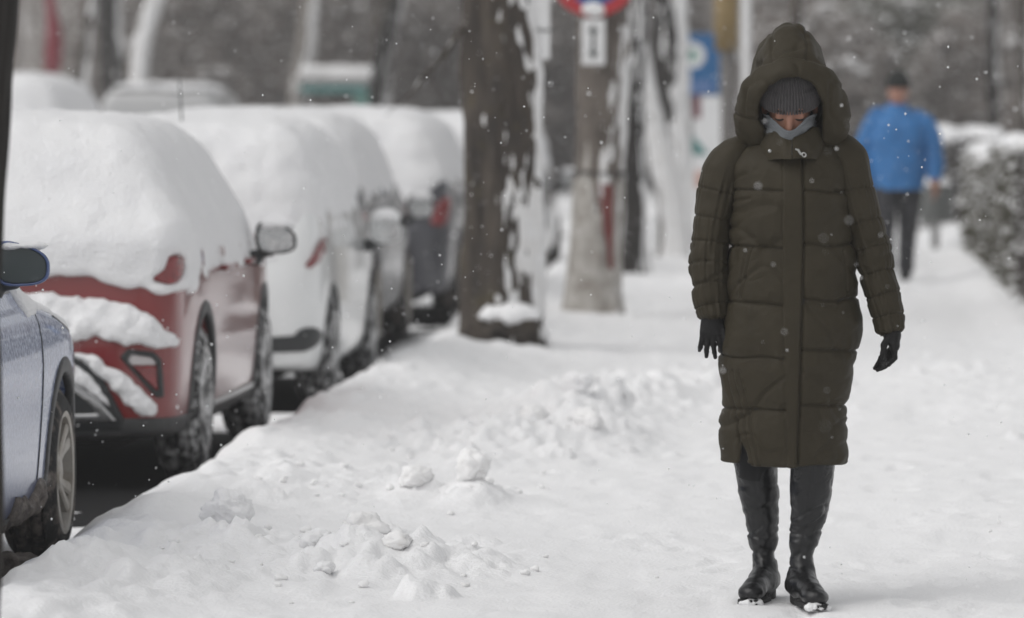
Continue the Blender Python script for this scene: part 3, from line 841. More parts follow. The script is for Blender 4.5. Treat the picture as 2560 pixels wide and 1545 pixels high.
# ---- white hatchback and the cars beyond it
hatch = Car([(.14, .17), (.03, .36), (.0, .52), (.03, .70), (.08, .80), (.12, 1.0), (.30, 1.28), (.42, 1.42), (.62, 1.49), (1.2, 1.53), (1.8, 1.51), (2.3, 1.42), (2.8, 1.14), (3.05, 1.0), (3.6, .88), (3.88, .72), (3.98, .50), (3.92, .22), (2.0, .16)],
            [(-1, -.0), (.40, .0), (.64, .045), (.78, .16), (.83, .36), (.855, .8), (.86, 1.9), (.85, 3.1), (.79, 3.6), (.6, 3.9), (-1, 4.0)],
            [(-1, .12), (.76, .14), (.82, .28), (.85, .50), (.86, .70), (.845, .90), (.81, 1.02), (.69, 1.36), (.60, 1.49), (.4, 1.56), (-1, 1.60)], (.72, 3.22), .31)
def lim_gen(seed, rear, flank, hole=None):
    def g(X, Y, Z):
        r = rear+.05*noise(X*3.1, 2.0, 0, seed)+.02*noise(X*12, 4.0, 0, seed)
        fl = flank+.04*noise(Y*2.0, 7.0, 0, seed)+.02*noise(Y*10, 1.0, 0, seed)
        w = sstep(.12, .36, Y)
        lim = r*(1-w)+fl*w-Z
        if hole:
            hx, hz, hr, asp = hole
            q = hr-np.sqrt((np.abs(X)-hx)**2+((Z-hz)/asp)**2)
            lim = smax(lim, np.where(Y < .5, q, -1.0), .03)
        return lim
    return g
def th_gen(a=.095, lo_=.03):
    return lambda X, Y, Z: lo_+a*sstep(1.0, 1.5, Z)+.02*sstep(.9, 1.1, Z)*sstep(.8, .2, Y)-.03*sstep(.5, .8, np.abs(X))*sstep(1.1, 1.4, Z)

white = make_car('parked_car', (-3.585, 28.85, STREET), hatch, 'white_paint', .020, 'snow', clad=None)
tag(white, 'white hatchback blanketed in snow, parked in front of the red crossover', 'car', 'cars parked along the kerb')
for sd in (1, -1):
    tl = [(.725, .795), (.765, .845), (.80, .93), (.83, .96), (.82, .86), (.79, .80), (.75, .775)]
    ob('tail_light', hatch.patch(lambda X, Y, Z: np.maximum(sd_poly(sd*X, Z, tl), Y-.4), (min(sd*.6, sd*.9), -.05, .74), (max(sd*.6, sd*.9), .45, 1.0), .010, .016), M['tail_red'], white)
    mirror(white, hatch, 2.58, .93, 'mirror_glass', 'white_paint', .045, .19, .16, side=sd)
strip = chaikin([(-.80, .36), (-.78, .45), (-.72, .455), (-.66, .40), (.66, .40), (.70, .455), (.78, .46), (.81, .42), (.79, .35), (.70, .315), (-.70, .315)], 1)
ob('bumper_strip', hatch.patch(lambda X, Y, Z: np.maximum(sd_poly(X, Z, strip), Y-.4), (-.9, -.05, .28), (.9, .45, .5), .013, .016), M['black_plastic'], white)
for sd in (1, -1):
    for yw in hatch.wheels:
        ob('arch_liner', hatch.patch(lambda X, Y, Z: np.maximum(np.maximum(hatch.arch(Y, Z, .028), -hatch.arch(Y, Z, -.01)), np.maximum(np.maximum(.6-sd*X, np.abs(Y-yw)-.6), .14-Z)), (min(sd*.6, sd*.9), yw-.5, .1), (max(sd*.6, sd*.9), yw+.5, .8), .016, .006), M['black_plastic'], white)
snow_cover(white, hatch, .022, lim_gen(11, .77, .86, (.755, .85, .032, 1.8)), th_gen(.10, .035), 21, amp=.012, ksoft=.26)
ob('aerial', tube([(0, .62, 1.48), (0, .55, 1.62), (0, .47, 1.80)], [.006, .005, .004], 6), M['black_plastic'], white)

def far_car(loc, car, paint, seed, label, rear=.80, flank=.95, h=.03, clad=None, tl=True, mir=True, rz=0., group='cars parked along the kerb', thick=.10, hole=None, zt=.86):
    c = make_car('parked_car', loc, car, paint, h, 'plain', clad=clad, rz=rz)
    tag(c, label, 'car', group)
    W = car.plan[:, 0].max()
    if tl:
        for sd in (1, -1):
            P_ = [(W-.20, zt-.10), (W-.16, zt+.05), (W-.07, zt+.12), (W-.04, zt+.08), (W-.06, zt-.06), (W-.10, zt-.12)]
            ob('tail_light', car.patch(lambda X, Y, Z: np.maximum(sd_poly(sd*X, Z, P_), Y-.4), (min(sd*.5, sd*.95), -.05, zt-.15), (max(sd*.5, sd*.95), .45, zt+.16), .016, .03), M['tail_red'], c)
    if mir:
        for sd in (1, -1):
            mirror(c, car, car.wheels[1]-.6, .94, 'mirror_glass', 'black_plastic', .03, .20, .16, side=sd)
    snow_cover(c, car, h, lim_gen(seed, rear, flank, hole), th_gen(thick), seed, amp=.014, ksoft=.26)
    return c
far_car((-3.90, 34.75, STREET), suv, 'grey_paint', 31, 'dark grey car with a snow-heaped roof, third car ahead of the blue saloon', .62, .92, .03)
far_car((-3.74, 40.35, STREET), suv, 'dark_paint', 41, 'black car under snow seen just beside the thick tree trunk', .72, .96, .035, hole=(.80, .80, .012, 1.2))
far_car((-3.52, 49.6, STREET), hatch, 'dark_paint', 51, 'snow-topped car with tall red tail lights seen between the tree and the post', .78, .95, .035, hole=(.78, .72, .07, 2.2), zt=.72)

# ------------------------------------------------------------------ trees, posts, signs, hedge, far street
M['bark'] = mat('bark', (0.075, 0.060, 0.047), 0.9, (0.026, 0.021, 0.018), 11.0, bump=0.012, bscale=14, stretch=(1, 1, 0.25))
dust(M['bark'], (0.10, 0.085, 0.045), 5, 0.55, 0.75)
M['dark_bark'] = mat('dark_bark', (0.022, 0.018, 0.015), 0.95, (0.011, 0.0095, 0.008), 9.0, bump=0.010, bscale=14, stretch=(1, 1, 0.25))
M['pale_bark'] = mat('pale_bark', (0.22, 0.20, 0.18), 0.9, (0.14, 0.125, 0.11), 7.0, bump=0.008, bscale=14)
M['mottled_bark'] = mat('mottled_bark', (0.20, 0.172, 0.148), 0.9, (0.075, 0.062, 0.052), 6.0, 8.0, bump=0.010, bscale=14, stretch=(1, 1, 0.4))
M['limewash'] = mat('limewash', (0.46, 0.44, 0.41), 0.9, (0.20, 0.17, 0.14), 7.0, 8.0, bump=0.006, bscale=30, contrast=(0.42, 0.72))
M['wind_snow'] = mat('wind_snow', (0.80, 0.80, 0.80), 0.9, (0.72, 0.71, 0.70), 9.0, bump=0.01, bscale=40)
M['twig'] = mat('twig', (0.075, 0.060, 0.050), 0.9, (0.045, 0.038, 0.033), 3.0)
M['far_twig'] = mat('far_twig', (0.34, 0.305, 0.28), 0.9, (0.22, 0.195, 0.178), 3.0)  # twig colour paled to imitate the haze over distant brush
M['far_green_twig'] = mat('far_green_twig', (0.19, 0.187, 0.155), 0.9, (0.13, 0.127, 0.105), 3.0)  # same haze fade painted into the green twig colour
M['green_twig'] = mat('green_twig', (0.085, 0.076, 0.045), 0.9, (0.045, 0.042, 0.027), 3.0)
M['sign_red'] = mat('sign_red', (0.42, 0.020, 0.028), 0.4, (0.36, 0.02, 0.025), 5.0)
M['sign_blue'] = mat('sign_blue', (0.010, 0.075, 0.26), 0.4, (0.012, 0.085, 0.29), 5.0)
M['park_blue'] = mat('park_blue', (0.004, 0.095, 0.25), 0.5, (0.005, 0.105, 0.28), 5.0)
M['sign_white'] = mat('sign_white', (0.72, 0.72, 0.72), 0.5, (0.66, 0.66, 0.66), 8.0)
M['sign_black'] = mat('sign_black', (0.012, 0.02, 0.018), 0.5)
M['teal'] = mat('teal', (0.05, 0.20, 0.19), 0.5, (0.045, 0.17, 0.16), 6.0)
M['teal_pale'] = mat('teal_pale', (0.16, 0.33, 0.28), 0.5, (0.13, 0.28, 0.24), 6.0)
M['maroon'] = mat('maroon', (0.16, 0.035, 0.05), 0.5, (0.13, 0.03, 0.04), 6.0)
M['yellow'] = mat('yellow', (0.25, 0.165, 0.05), 0.6, (0.17, 0.12, 0.05), 8.0)
M['galvanised'] = mat('galvanised', (0.30, 0.295, 0.29), 0.55, (0.22, 0.215, 0.21), 6.0, metal=0.3)
M['pole_grey'] = mat('pole_grey', (0.17, 0.16, 0.15), 0.7, (0.12, 0.11, 0.105), 6.0)
M['red_cloth'] = mat('red_cloth', (0.20, 0.018, 0.03), 0.8, (0.16, 0.015, 0.025), 6.0)
M['bin_metal'] = mat('bin_metal', (0.12, 0.125, 0.12), 0.6, (0.08, 0.085, 0.08), 8.0)
M['wire'] = mat('wire', (0.03, 0.03, 0.03), 0.6)
M['hill'] = mat('hill', (0.27, 0.25, 0.235), 0.95, (0.48, 0.465, 0.455), 0.25, 8.0)

def sticks(P0, P1, r0, r1):
    """many thin three-sided twigs at once"""
    P0, P1 = np.asarray(P0, float), np.asarray(P1, float); n = len(P0)
    r0 = np.broadcast_to(r0, (n,)); r1 = np.broadcast_to(r1, (n,))
    T = P1-P0; T = T/(np.linalg.norm(T, axis=1)[:, None]+1e-9)
    ref = np.where(np.abs(T[:, 2:3]) < .8, np.array([[0, 0, 1.]]), np.array([[1., 0, 0]]))
    A = np.cross(T, ref); A /= np.linalg.norm(A, axis=1)[:, None]; Bq = np.cross(T, A)
    V = np.zeros((n, 6, 3))
    for k in range(3):
        c, s = math.cos(k*2.0944), math.sin(k*2.0944)
        V[:, k] = P0+(A*c+Bq*s)*r0[:, None]; V[:, 3+k] = P1+(A*c+Bq*s)*r1[:, None]
    b = (np.arange(n)*6)[:, None]
    F = np.concatenate([b+np.array([[k, (k+1) % 3, 3+(k+1) % 3, 3+k]]) for k in range(3)])
    return V.reshape(-1, 3), F

def blobs(P, r, squash=0.6, seed=0):
    """many small uneven clots of snow at once"""
    P = np.asarray(P, float); n = len(P); q = np.random.default_rng(seed)
    d = np.array([(1, 0, 0), (0, 1, 0), (-1, 0, 0), (0, -1, 0), (0, 0, 1), (0, 0, -1)], float)
    rr = np.broadcast_to(r, (n,))[:, None]*q.uniform(.6, 1.35, (n, 6))
    V = P[:, None]+d[None]*rr[..., None]*np.array([1, 1, squash])
    f = np.array([(0, 1, 4, 4), (1, 2, 4, 4), (2, 3, 4, 4), (3, 0, 4, 4), (1, 0, 5, 5), (2, 1, 5, 5), (3, 2, 5, 5), (0, 3, 5, 5)])[:, :3]
    F = ((np.arange(n)*6)[:, None, None]+f[None]).reshape(-1, 3)
    return V.reshape(-1, 3), F

def branch_set(base, tip_h, spread, n1, n2, seed, r=.05, up=.6, droop=0.0):
    """limbs leaving a trunk top, each forking into twigs"""
    q = np.random.default_rng(seed); P0, P1, R0, R1 = [], [], [], []
    for i in range(n1):
        a = q.uniform(0, 6.28); p = np.array(base)+np.array([0, 0, q.uniform(-.4, .4)*tip_h*.3])
        d = np.array([math.cos(a), math.sin(a), q.uniform(up*.5, up*1.6)]); d /= np.linalg.norm(d)
        L = spread*q.uniform(.6, 1.2); rr = r*q.uniform(.6, 1)
        for k in range(5):
            d2 = d+q.normal(0, .22, 3); d2 /= np.linalg.norm(d2); e_ = p+d2*L/5
            P0.append(p); P1.append(e_); R0.append(rr*(1-k*.17)); R1.append(rr*(1-(k+1)*.17))
            for j in range(n2):
                t0 = p+(e_-p)*q.random(); d3 = d2+q.normal(0, .7, 3); d3[2] += .1-droop; d3 /= np.linalg.norm(d3); l3 = L*.22*q.uniform(.5, 1.3)
                m_ = t0+d3*l3
                P0.append(t0); P1.append(m_); R0.append(rr*.28); R1.append(rr*.12)
                for _ in range(2):
                    d4 = d3+q.normal(0, .6, 3); d4 /= np.linalg.norm(d4)
                    P0.append(m_); P1.append(m_+d4*l3*.7); R0.append(rr*.12); R1.append(rr*.05)
            p = e_
    return np.array(P0), np.array(P1), np.array(R0), np.array(R1)

def tree(label, path, rad, barkm='bark', seed=0, crust=0.35, cdir=2.94, crown=True, res=(120, 72), rough=.02, name='street_tree', group='trees along the pavement edge', crust_t=.012, cm='wind_snow', split=None):
    """trunk along a path, windblown snow on one side, limbs above; crust = how much bark the snow hides"""
    root = empty(name, tuple(path[0])); tag(root, label, 'tree', group)
    P = np.array(path, float)-np.array(path[0]); t0 = np.linspace(0, 1, len(P)); n, m = res
    G, L, th = sweep(P, rad, rad, n, m)
    c = G.mean(1)[:, None]; d = G-c; rr = np.linalg.norm(d, axis=2)[..., None]; nn = d/rr
    l = L[:, None]+0*th[None]
    ridge = np.abs(noise(np.cos(th)[None]*5+l*.3, np.sin(th)[None]*5, l*2.2, seed))
    D = -rough*(1-ridge)**3*1.0+rough*1.2*fbm(np.cos(th)[None]*2.2, np.sin(th)[None]*2.2, l*1.6, 3, seed+1)
    D = D+rad[0]*.25*np.exp(-l/.18)*(1+1.0*noise(np.cos(th)[None]*2.5, np.sin(th)[None]*2.5, 0, seed+5))   # root flare
    G = G+nn*D[..., None]
    if split is None:
        ob('trunk', loft(G), M[barkm], root)
    else:
        ob('trunk', loft(G), M[barkm], root)
        pt = (split+.16*noise(np.cos(th)[None]*2, np.sin(th)[None]*2, 0, seed+8)-l)*5+.9*fbm(np.cos(th)[None]*4, np.sin(th)[None]*4, l*5, 4, seed+9)+.15
        k_ = int(np.searchsorted(L, split+.35))
        ob('limewash', loft((G+nn*(.007*np.clip(pt*2, -1, 1))[..., None])[:k_]), M['limewash'], root)
    if crust > 0:
        ang = np.cos(th[None]-cdir)
        cov = ang*.8+.55*fbm(np.cos(th)[None]*2.5, np.sin(th)[None]*2.5, l*1.9, 4, seed+2)+.55*noise(np.cos(th)[None]*9, np.sin(th)[None]*9, l*8, seed+3)
        tck = crust_t*np.clip((cov-(1-crust*2))*1.6, -1, 1)
        Gc = G+nn*(tck+.006*noise(nn[..., 0]*14, nn[..., 1]*14, l*12, seed+4))[..., None]
        ob('snow_crust', loft(Gc), M[cm], root)
    if crown:
        P0, P1, R0, R1 = branch_set(P[-1], 1.2, 2.2, 9, 3, seed+7, rad[-1]*.7)
        keep = (np.minimum(P0[:, 2], P1[:, 2])+path[0][2]) > 2.6
        ob('crown', sticks(P0[keep], P1[keep], R0[keep], R1[keep]), M['twig'], root)
    return root

# big tree on the verge, and the one at the picture edge
big = tree('thick dark tree trunk with snow blown onto its pavement side', [(-2.07, 33.5, -.05), (-2.06, 33.5, .5), (-2.06, 33.5, 1.0), (-2.07, 33.5, 1.6), (-2.10, 33.5, 2.3), (-2.12, 33.5, 3.4), (-2.15, 33.5, 4.8)], [.255, .248, .245, .24, .215, .19, .15], 'bark', 3, .20, 3.0, rough=.022, res=(260, 110))
gz_ = -.05
def burl(X, Y, Z):
    d = ellipsoid(X, Y, Z, (.06, -.22, .20), (.17, .13, .13))
    d = smin(d, ellipsoid(X, Y, Z, (-.14, -.20, .10), (.10, .10, .16)), .06)
    d = smin(d, ellipsoid(X, Y, Z, (.16, -.14, .12), (.09, .10, .12)), .06)
    return smax(d, -Z-.05, .02)
V, F = net(burl, (-.35, -.42, -.08), (.35, .0, .42), .014)
N_ = vnormals(V, F); V = V+N_*(.05*fbm(V[:, 0]*9, V[:, 1]*9, V[:, 2]*9, 4, 4)-.02*np.abs(noise(V[:, 0]*16, V[:, 1]*16, V[:, 2]*16, 8)))[:, None]
ob('root_burl', (V, F), M['bark'], big)
V, F = net(lambda X, Y, Z: smax(ellipsoid(X, Y, Z, (.07, -.22, .28), (.20, .14, .085)), .23-Z+.07*noise(X*11, Y*11), .04), (-.2, -.42, .10), (.32, -.03, .42), .012)
ob('snow', rough_snow(V, F, .012, 14, 5), M['snow'], big)
q_ = np.linspace(0, 1, 14)
ob('limb', tube(np.stack([.10+.30*q_, -.02+0*q_, 1.62+1.5*q_+.15*q_**2], 1), .06-.02*q_, 10), M['bark'], big)
br = np.stack([-.17-.36*q_, -.10-.05*q_, 2.12-.36*q_-.08*q_**2+.02*np.sin(q_*9)], 1)
ob('branch', tube(br, .020-.010*q_, 8), M['bark'], big)
ob('snow', tube(br+np.array([0, 0, .012]), .010-.006*q_+.004*np.sin(q_*21), 8), M['wind_snow'], big)
q9 = np.random.default_rng(5); i9 = q9.integers(2, 14, 26); p9 = br[i9]; d9 = q9.normal(0, .10, (26, 3))+np.array([-.05, 0, -.05])
tw = ob('twigs', sticks(p9, p9+d9, .005, .002), M['twig'], big); tw['kind'] = 'stuff'
# white notice board strapped beside the trunk
nb = empty('notice_board', (-1.845, 33.42, 1.83)); tag(nb, 'blank white board strapped to the side of the thick tree trunk', 'board')
ob('panel', box((0, 0, .26), (.085, .012, .26)), M['sign_white'], nb, smooth=False)
ob('strap', tube([(-.12, -.018, .20), (-.03, -.020, .19), (.05, -.018, .18), (.12, -.004, .185)], .006, 6), M['wire'], nb)

tree('dark bare trunk cut off by the picture edge in front of the cars', [(-2.228, 13.3, -.05), (-2.218, 13.3, .6), (-2.205, 13.3, 1.2), (-2.170, 13.3, 1.6), (-2.13, 13.3, 2.2), (-2.12, 13.3, 3.4), (-2.1, 13.3, 4.6)], [.145, .138, .135, .132, .128, .12, .10], 'dark_bark', 9, 0, res=(140, 80), rough=.010)

# limewashed tree that carries the parking sign
lime = tree('limewashed trunk with peeling red-streaked base carrying the round sign', [(-1.735, 39.1, -.05), (-1.72, 39.1, .5), (-1.70, 39.1, 1.1), (-1.675, 39.1, 1.7), (-1.65, 39.1, 2.3), (-1.63, 39.1, 3.6), (-1.6, 39.1, 4.8)], [.19, .185, .185, .195, .20, .18, .13], 'mottled_bark', 13, .12, 2.8, split=1.02, rough=.014, res=(200, 90))
M['rust_red'] = mat('rust_red', (0.20, 0.05, 0.045), 0.9, (0.14, 0.045, 0.04), 12.0)
tt_ = np.linspace(0, 1, 24); aa = -np.pi/2+.30+.35*tt_
Gp = []
for k, w_ in enumerate((-.5, 0, .5)):
    zz = 1.02-.62*tt_; ww = w_*(.10-.05*tt_)*(1+.3*noise(tt_*6, 2.0))
    a2 = aa+ww/.18; rr_ = .196
    Gp.append(np.stack([(-1.735+zz*.033+1.735)+rr_*np.cos(a2), rr_*np.sin(a2), zz], 1))
ob('red_streak', loft(np.stack(Gp, 1), False), M['rust_red'], lime)
ob('wire_band', tube([( .035+.192*math.cos(a), .192*math.sin(a), 1.10+.008*math.sin(a*2)) for a in np.linspace(0, 6.2832, 40)], .009, 6, cap=False), M['wire'], lime)

sg = empty('parking_sign', (-1.725, 38.78, 2.50)); tag(sg, 'round red-rimmed blue no-parking sign on the limewashed trunk', 'sign')
def disc(r0, r1, y0, y1, n=64):
    return lathe([(y0, r0), (y0, r1), (y1, r1), (y1, r0)], n, 'x')
def disc_y(r0, r1, y0, y1, n=64):
    V, F = disc(r0, r1, y0, y1, n); return V[:, [1, 0, 2]], F
ob('rim', disc_y(.235, .32, -.006, .006), M['sign_red'], sg, smooth=False)
ob('face', disc_y(.001, .236, -.003, .004), M['sign_blue'], sg, smooth=False)
Vb_, Fb_ = box((0, -.0065, 0), (.235, .003, .036)); ca, sa = math.cos(.785), math.sin(.785)
ob('slash', (np.stack([Vb_[:, 0]*ca-Vb_[:, 2]*sa, Vb_[:, 1], Vb_[:, 0]*sa+Vb_[:, 2]*ca], 1), Fb_), M['sign_red'], sg, smooth=False)
V, F = net(lambda X, Y, Z: smax(ellipsoid(X, Y, Z, (.0, -.012, -.265), (.085, .02, .055)), Y-.0, .01), (-.12, -.04, -.34), (.12, .01, -.18), .009)
ob('snow', rough_snow(V, F, .008, 22, 4), M['wind_snow'], sg)
ob('bracket', box((0, .09, -.02), (.018, .08, .30)), M['galvanised'], sg, smooth=False)
pl_ = empty('arrow_plate', (-1.727, 38.77, 2.00)); tag(pl_, 'small white plate with a black double arrow below the round sign', 'sign')
ob('plate', box((0, 0, 0), (.085, .004, .165)), M['sign_white'], pl_, smooth=False)
ob('shaft', box((0, -.0065, 0), (.011, .002, .085)), M['sign_black'], pl_, smooth=False)
for s in (-1, 1):
    V = np.array([(-.034, -.0085, s*.07), (.034, -.0085, s*.07), (0, -.0085, s*.125), (-.034, -.0045, s*.07), (.034, -.0045, s*.07), (0, -.0045, s*.125)])
    ob('arrow_head', (V, [(0, 1, 2), (5, 4, 3), (0, 3, 4, 1), (1, 4, 5, 2), (2, 5, 3, 0)]), M['sign_black'], pl_, smooth=False)
ob('bracket', box((0, .085, 0), (.015, .08, .12)), M['galvanised'], pl_, smooth=False)

# trunks farther down the pavement
tree('slim dark trunk standing right behind the limewashed one', [(-1.80, 49, -.05), (-1.80, 49, .6), (-1.82, 49, 1.3), (-1.81, 49, 2.0), (-1.74, 49, 3.0), (-1.7, 49, 4.5)], [.115, .105, .10, .10, .095, .08], 'dark_bark', 23, .10, 2.9, res=(90, 48), rough=.012)
tree('leaning trunk plastered wholly white with snow', [(-1.60, 54.5, -.05), (-1.64, 54.5, .5), (-1.76, 54.5, 1.1), (-1.93, 54.5, 1.8), (-2.04, 54.5, 2.7), (-2.1, 54.5, 4.4)], [.15, .13, .115, .105, .10, .085], 'bark', 33, .85, 3.1, res=(90, 48), rough=.012)
tree('trunk half white, dark bark patches showing on its street side', [(-1.70, 58.5, -.05), (-1.71, 58.5, .6), (-1.74, 58.5, 1.4), (-1.77, 58.5, 2.2), (-1.8, 58.5, 3.2), (-1.82, 58.5, 4.6)], [.19, .175, .17, .17, .15, .11], 'dark_bark', 43, .52, 3.1, res=(110, 60), rough=.03, crust_t=.022)

def post(name, label, cat, x, y, r, h, m, snow=0.0):
    e_ = empty(name, (x, y, -.03)); tag(e_, label, cat)
    ob('shaft', tube([(0, 0, 0), (0, 0, .5), (0, 0, h*.7), (0, 0, h)], [r*1.1, r, r*.92, r*.85], 20), M[m], e_)
    ob('base_collar', tube([(0, 0, 0), (0, 0, .28), (0, 0, .30)], [r*1.45, r*1.4, r*1.1], 20), M[m], e_)
    if snow:
        ob('snow_crust', tube([(snow, -.3*r, .02), (snow, -.3*r, 1.2), (snow*.9, -.3*r, 2.4), (snow, -.3*r, h)], [r*.95, r*.8, r*.9, r*.7], 16), M['wind_snow'], e_)
    return e_
gp = post('lamp_post', 'dull grey lamp post wrapped with a yellow band, left of the hooded person', 'post', -1.005, 52, .075, 6.0, 'pole_grey')
ob('yellow_band', tube([(-.02, -.01, 2.10), (-.02, -.01, 2.4), (-.02, -.01, 2.8)], [.115, .12, .12], 20), M['yellow'], gp)
post('lamp_post', 'pale snow-plastered metal post standing next to the grey lamp post', 'post', -.815, 50, .055, 5.5, 'galvanised', .012)
bs = empty('pavement_sign', (-1.50, 60.2, -.03)); tag(bs, 'blue sign with a white disc on a post beside the half-white trunk', 'sign')
ob('post', tube([(-.1, .06, 0), (-.1, .06, 2.4)], .035, 12), M['galvanised'], bs)
ob('panel', box((0, 0, 2.03), (.235, .015, .345)), M['park_blue'], bs, smooth=False)
V, F = disc_y(.07, .145, -.022, -.016); ob('disc', (V+np.array([-.07, 0, 2.13]), F), M['sign_white'], bs, smooth=False)
V, F = disc_y(.001, .071, -.021, -.017); ob('disc_centre', (V+np.array([-.07, 0, 2.13]), F), M['teal_pale'], bs, smooth=False)
M['pale_blue'] = mat('pale_blue', (0.10, 0.18, 0.36), 0.5, (0.08, 0.15, 0.33), 20.0)
ob('lettering_strip', box((-.02, -.0185, 1.78), (.18, .003, .06)), M['pale_blue'], bs, smooth=False)
pb = empty('poster_board', (-1.47, 61.5, -.03)); tag(pb, 'white poster board with maroon and teal print below the blue sign', 'board')
ob('panel', box((.05, 0, 1.05), (.31, .02, .62)), M['sign_white'], pb, smooth=False)
ob('maroon_print', box((-.12, -.024, 1.55), (.085, .003, .13)), M['maroon'], pb, smooth=False)
V = np.array([(-.22, -.026, 1.0), (.06, -.026, 1.0), (-.20, -.026, 1.32), (-.22, -.022, 1.0), (.06, -.022, 1.0), (-.20, -.022, 1.32)])
ob('teal_print', (V, [(0, 1, 2), (5, 4, 3), (0, 3, 4, 1), (1, 4, 5, 2), (2, 5, 3, 0)]), M['teal'], pb, smooth=False)
ob('orange_print', box((-.05, -.0235, .72), (.05, .0025, .10)), mat('faded_orange', (0.5, 0.3, 0.24), 0.7, (0.45, 0.27, 0.22), 9.0), pb, smooth=False)
for s in (-.2, .3): ob('leg', tube([(s, .05, 0), (s, .05, 1.0)], .025, 10), M['galvanised'], pb)

lb = empty('litter_bin', (1.10, 57, -.02)); tag(lb, 'grey litter bin on a post beyond the blue jacket sleeve', 'bin')
ob('post', tube([(0, .12, 0), (0, .12, .95)], .045, 12), M['galvanised'], lb)
V, F = tube([(0, 0, .32), (0, 0, .36), (0, 0, .68), (0, 0, .72)], [.15, .17, .19, .19], 20); ob('bucket', (V, F), M['bin_metal'], lb)
ob('snow', rough_snow(*net(lambda X, Y, Z: ellipsoid(X, Y, Z, (0, 0, .72), (.19, .19, .07)), (-.2, -.2, .64), (.2, .2, .8), .02), .01, 12, 3), M['snow'], lb)

# clipped hedge under snow, right-hand side
def shrub(label, loc, rx, ry, h, n, seed, name='shrub', group=None, twigm='twig', snow=.5, sr=.04, tr=.006, cap=None, cat='shrub', boxy=False, big=0):
    q = np.random.default_rng(seed); root = empty(name, loc); tag(root, label, cat, group)
    u = q.normal(size=(n, 3)); u /= np.linalg.norm(u, axis=1)[:, None]; rad = q.random(n)**.4
    if boxy:
        P_ = np.stack([q.uniform(-1, 1, n)*rx, q.uniform(-1, 1, n)*ry, h*q.random(n)**.8], 1)
        push = q.random(n) < .6
        P_[push, 0] = -rx*q.uniform(.85, 1.02, push.sum())
    else:
        P_ = u*rad[:, None]*np.array([rx, ry, h*.55])+np.array([0, 0, h*.52]); P_[:, 2] = np.abs(P_[:, 2])
    lump_ = 1+.25*fbm(P_[:, 0]*1.5, P_[:, 1]*1.5, P_[:, 2]*1.5, 2, seed); P_[:, :2] *= lump_[:, None] if not boxy else 1
    d = np.stack([q.normal(0, 1, n), q.normal(0, 1, n), q.normal(.5, .6, n)], 1); d /= np.linalg.norm(d, axis=1)[:, None]
    ln = q.uniform(.08, .28, n)[:, None]*max(.6, h/1.6)
    ob('branches', sticks(P_-d*ln*.5, P_+d*ln*.5, tr*q.uniform(.6, 1.6, n), tr*.4), M[twigm], root)['kind'] = 'stuff'
    for i in range(5 if not boxy else 9):
        a = q.uniform(0, 6.28); b = np.array([q.uniform(-.5, .5)*rx, q.uniform(-.9, .9)*ry, 0]) if boxy else np.array([.1*rx*math.cos(a), .1*ry*math.sin(a), 0])
        e2 = b+np.array([q.normal(0, .2)*rx, q.normal(0, .15)*ry, h*.8])
        ob('stem', tube([b, (b+e2)/2+q.normal(0, .03, 3), e2], [tr*4, tr*3, tr*1.4], 6), M[twigm], root)
    k = q.random(n) < snow*(.35+.65*np.clip(P_[:, 2]/h, 0, 1))
    ob('snow', blobs(P_[k]+np.array([0, 0, .02]), sr*q.uniform(.5, 1.5, k.sum()), .6, seed), M['wind_snow'], root)['kind'] = 'stuff'
    if big:
        k2 = q.integers(0, n, big); c2 = P_[k2]; m2 = c2[:, 2] > .15*h
        c2 = np.concatenate([c2[m2]+q.normal(0, .16, (m2.sum(), 3))*np.array([1, 1, .35]) for _ in range(5)])
        ob('snow_bough', blobs(c2, q.uniform(.05, .13, len(c2)), .55, seed+9), M['wind_snow'], root)['kind'] = 'stuff'
    if cap is not None:
        V, F = net(lambda X, Y, Z: smax(np.sqrt(np.maximum(((X/rx)**4+(Y/ry)**4), 1e-9))**.5*.3-.31+np.abs(Z-h+.05*noise(X*2.2, Y*1.4, 0, seed)-.10*fbm(X*1.6, Y*1.1, 0, 2, seed+2))*1.0*0, np.abs(Z-h-.08*fbm(X*1.5, Y*1.0, 0, 3, seed))-cap*(.55+.5*noise(X*3, Y*2, 0, seed+1)), .08), (-rx*1.1, -ry*1.05, h-.4), (rx*1.1, ry*1.05, h+.45), .045)
        ob('snow_cap', rough_snow(V, F, .03, 5, seed), M['snow'], root)
    return root
hl_ = ['hedge stretch closest to the camera, bare twigs clotted with snow at the picture edge', 'hedge stretch with a thick snow cap and green-brown side', 'low snow-capped hedge stretch farthest from the camera']
shrub(hl_[0], (2.08, 38.6, .05), .62, 2.2, 1.15, 7000, 301, 'hedge', 'hedge along the pavement', 'twig', .40, .035, .007, .09, 'hedge', True)
shrub(hl_[1], (2.02, 44.0, .05), .62, 3.0, 1.12, 7000, 302, 'hedge', 'hedge along the pavement', 'green_twig', .34, .04, .008, .10, 'hedge', True)
shrub(hl_[2], (2.02, 52.0, .05), .64, 4.6, .98, 6000, 303, 'hedge', 'hedge along the pavement', 'green_twig', .25, .04, .009, .12, 'hedge', True)
shrub('loose bare bush spilling onto the pavement from the near hedge', (1.62, 36.9, .02), .34, .55, .85, 1100, 304, 'shrub', None, 'twig', .28, .028, .006)

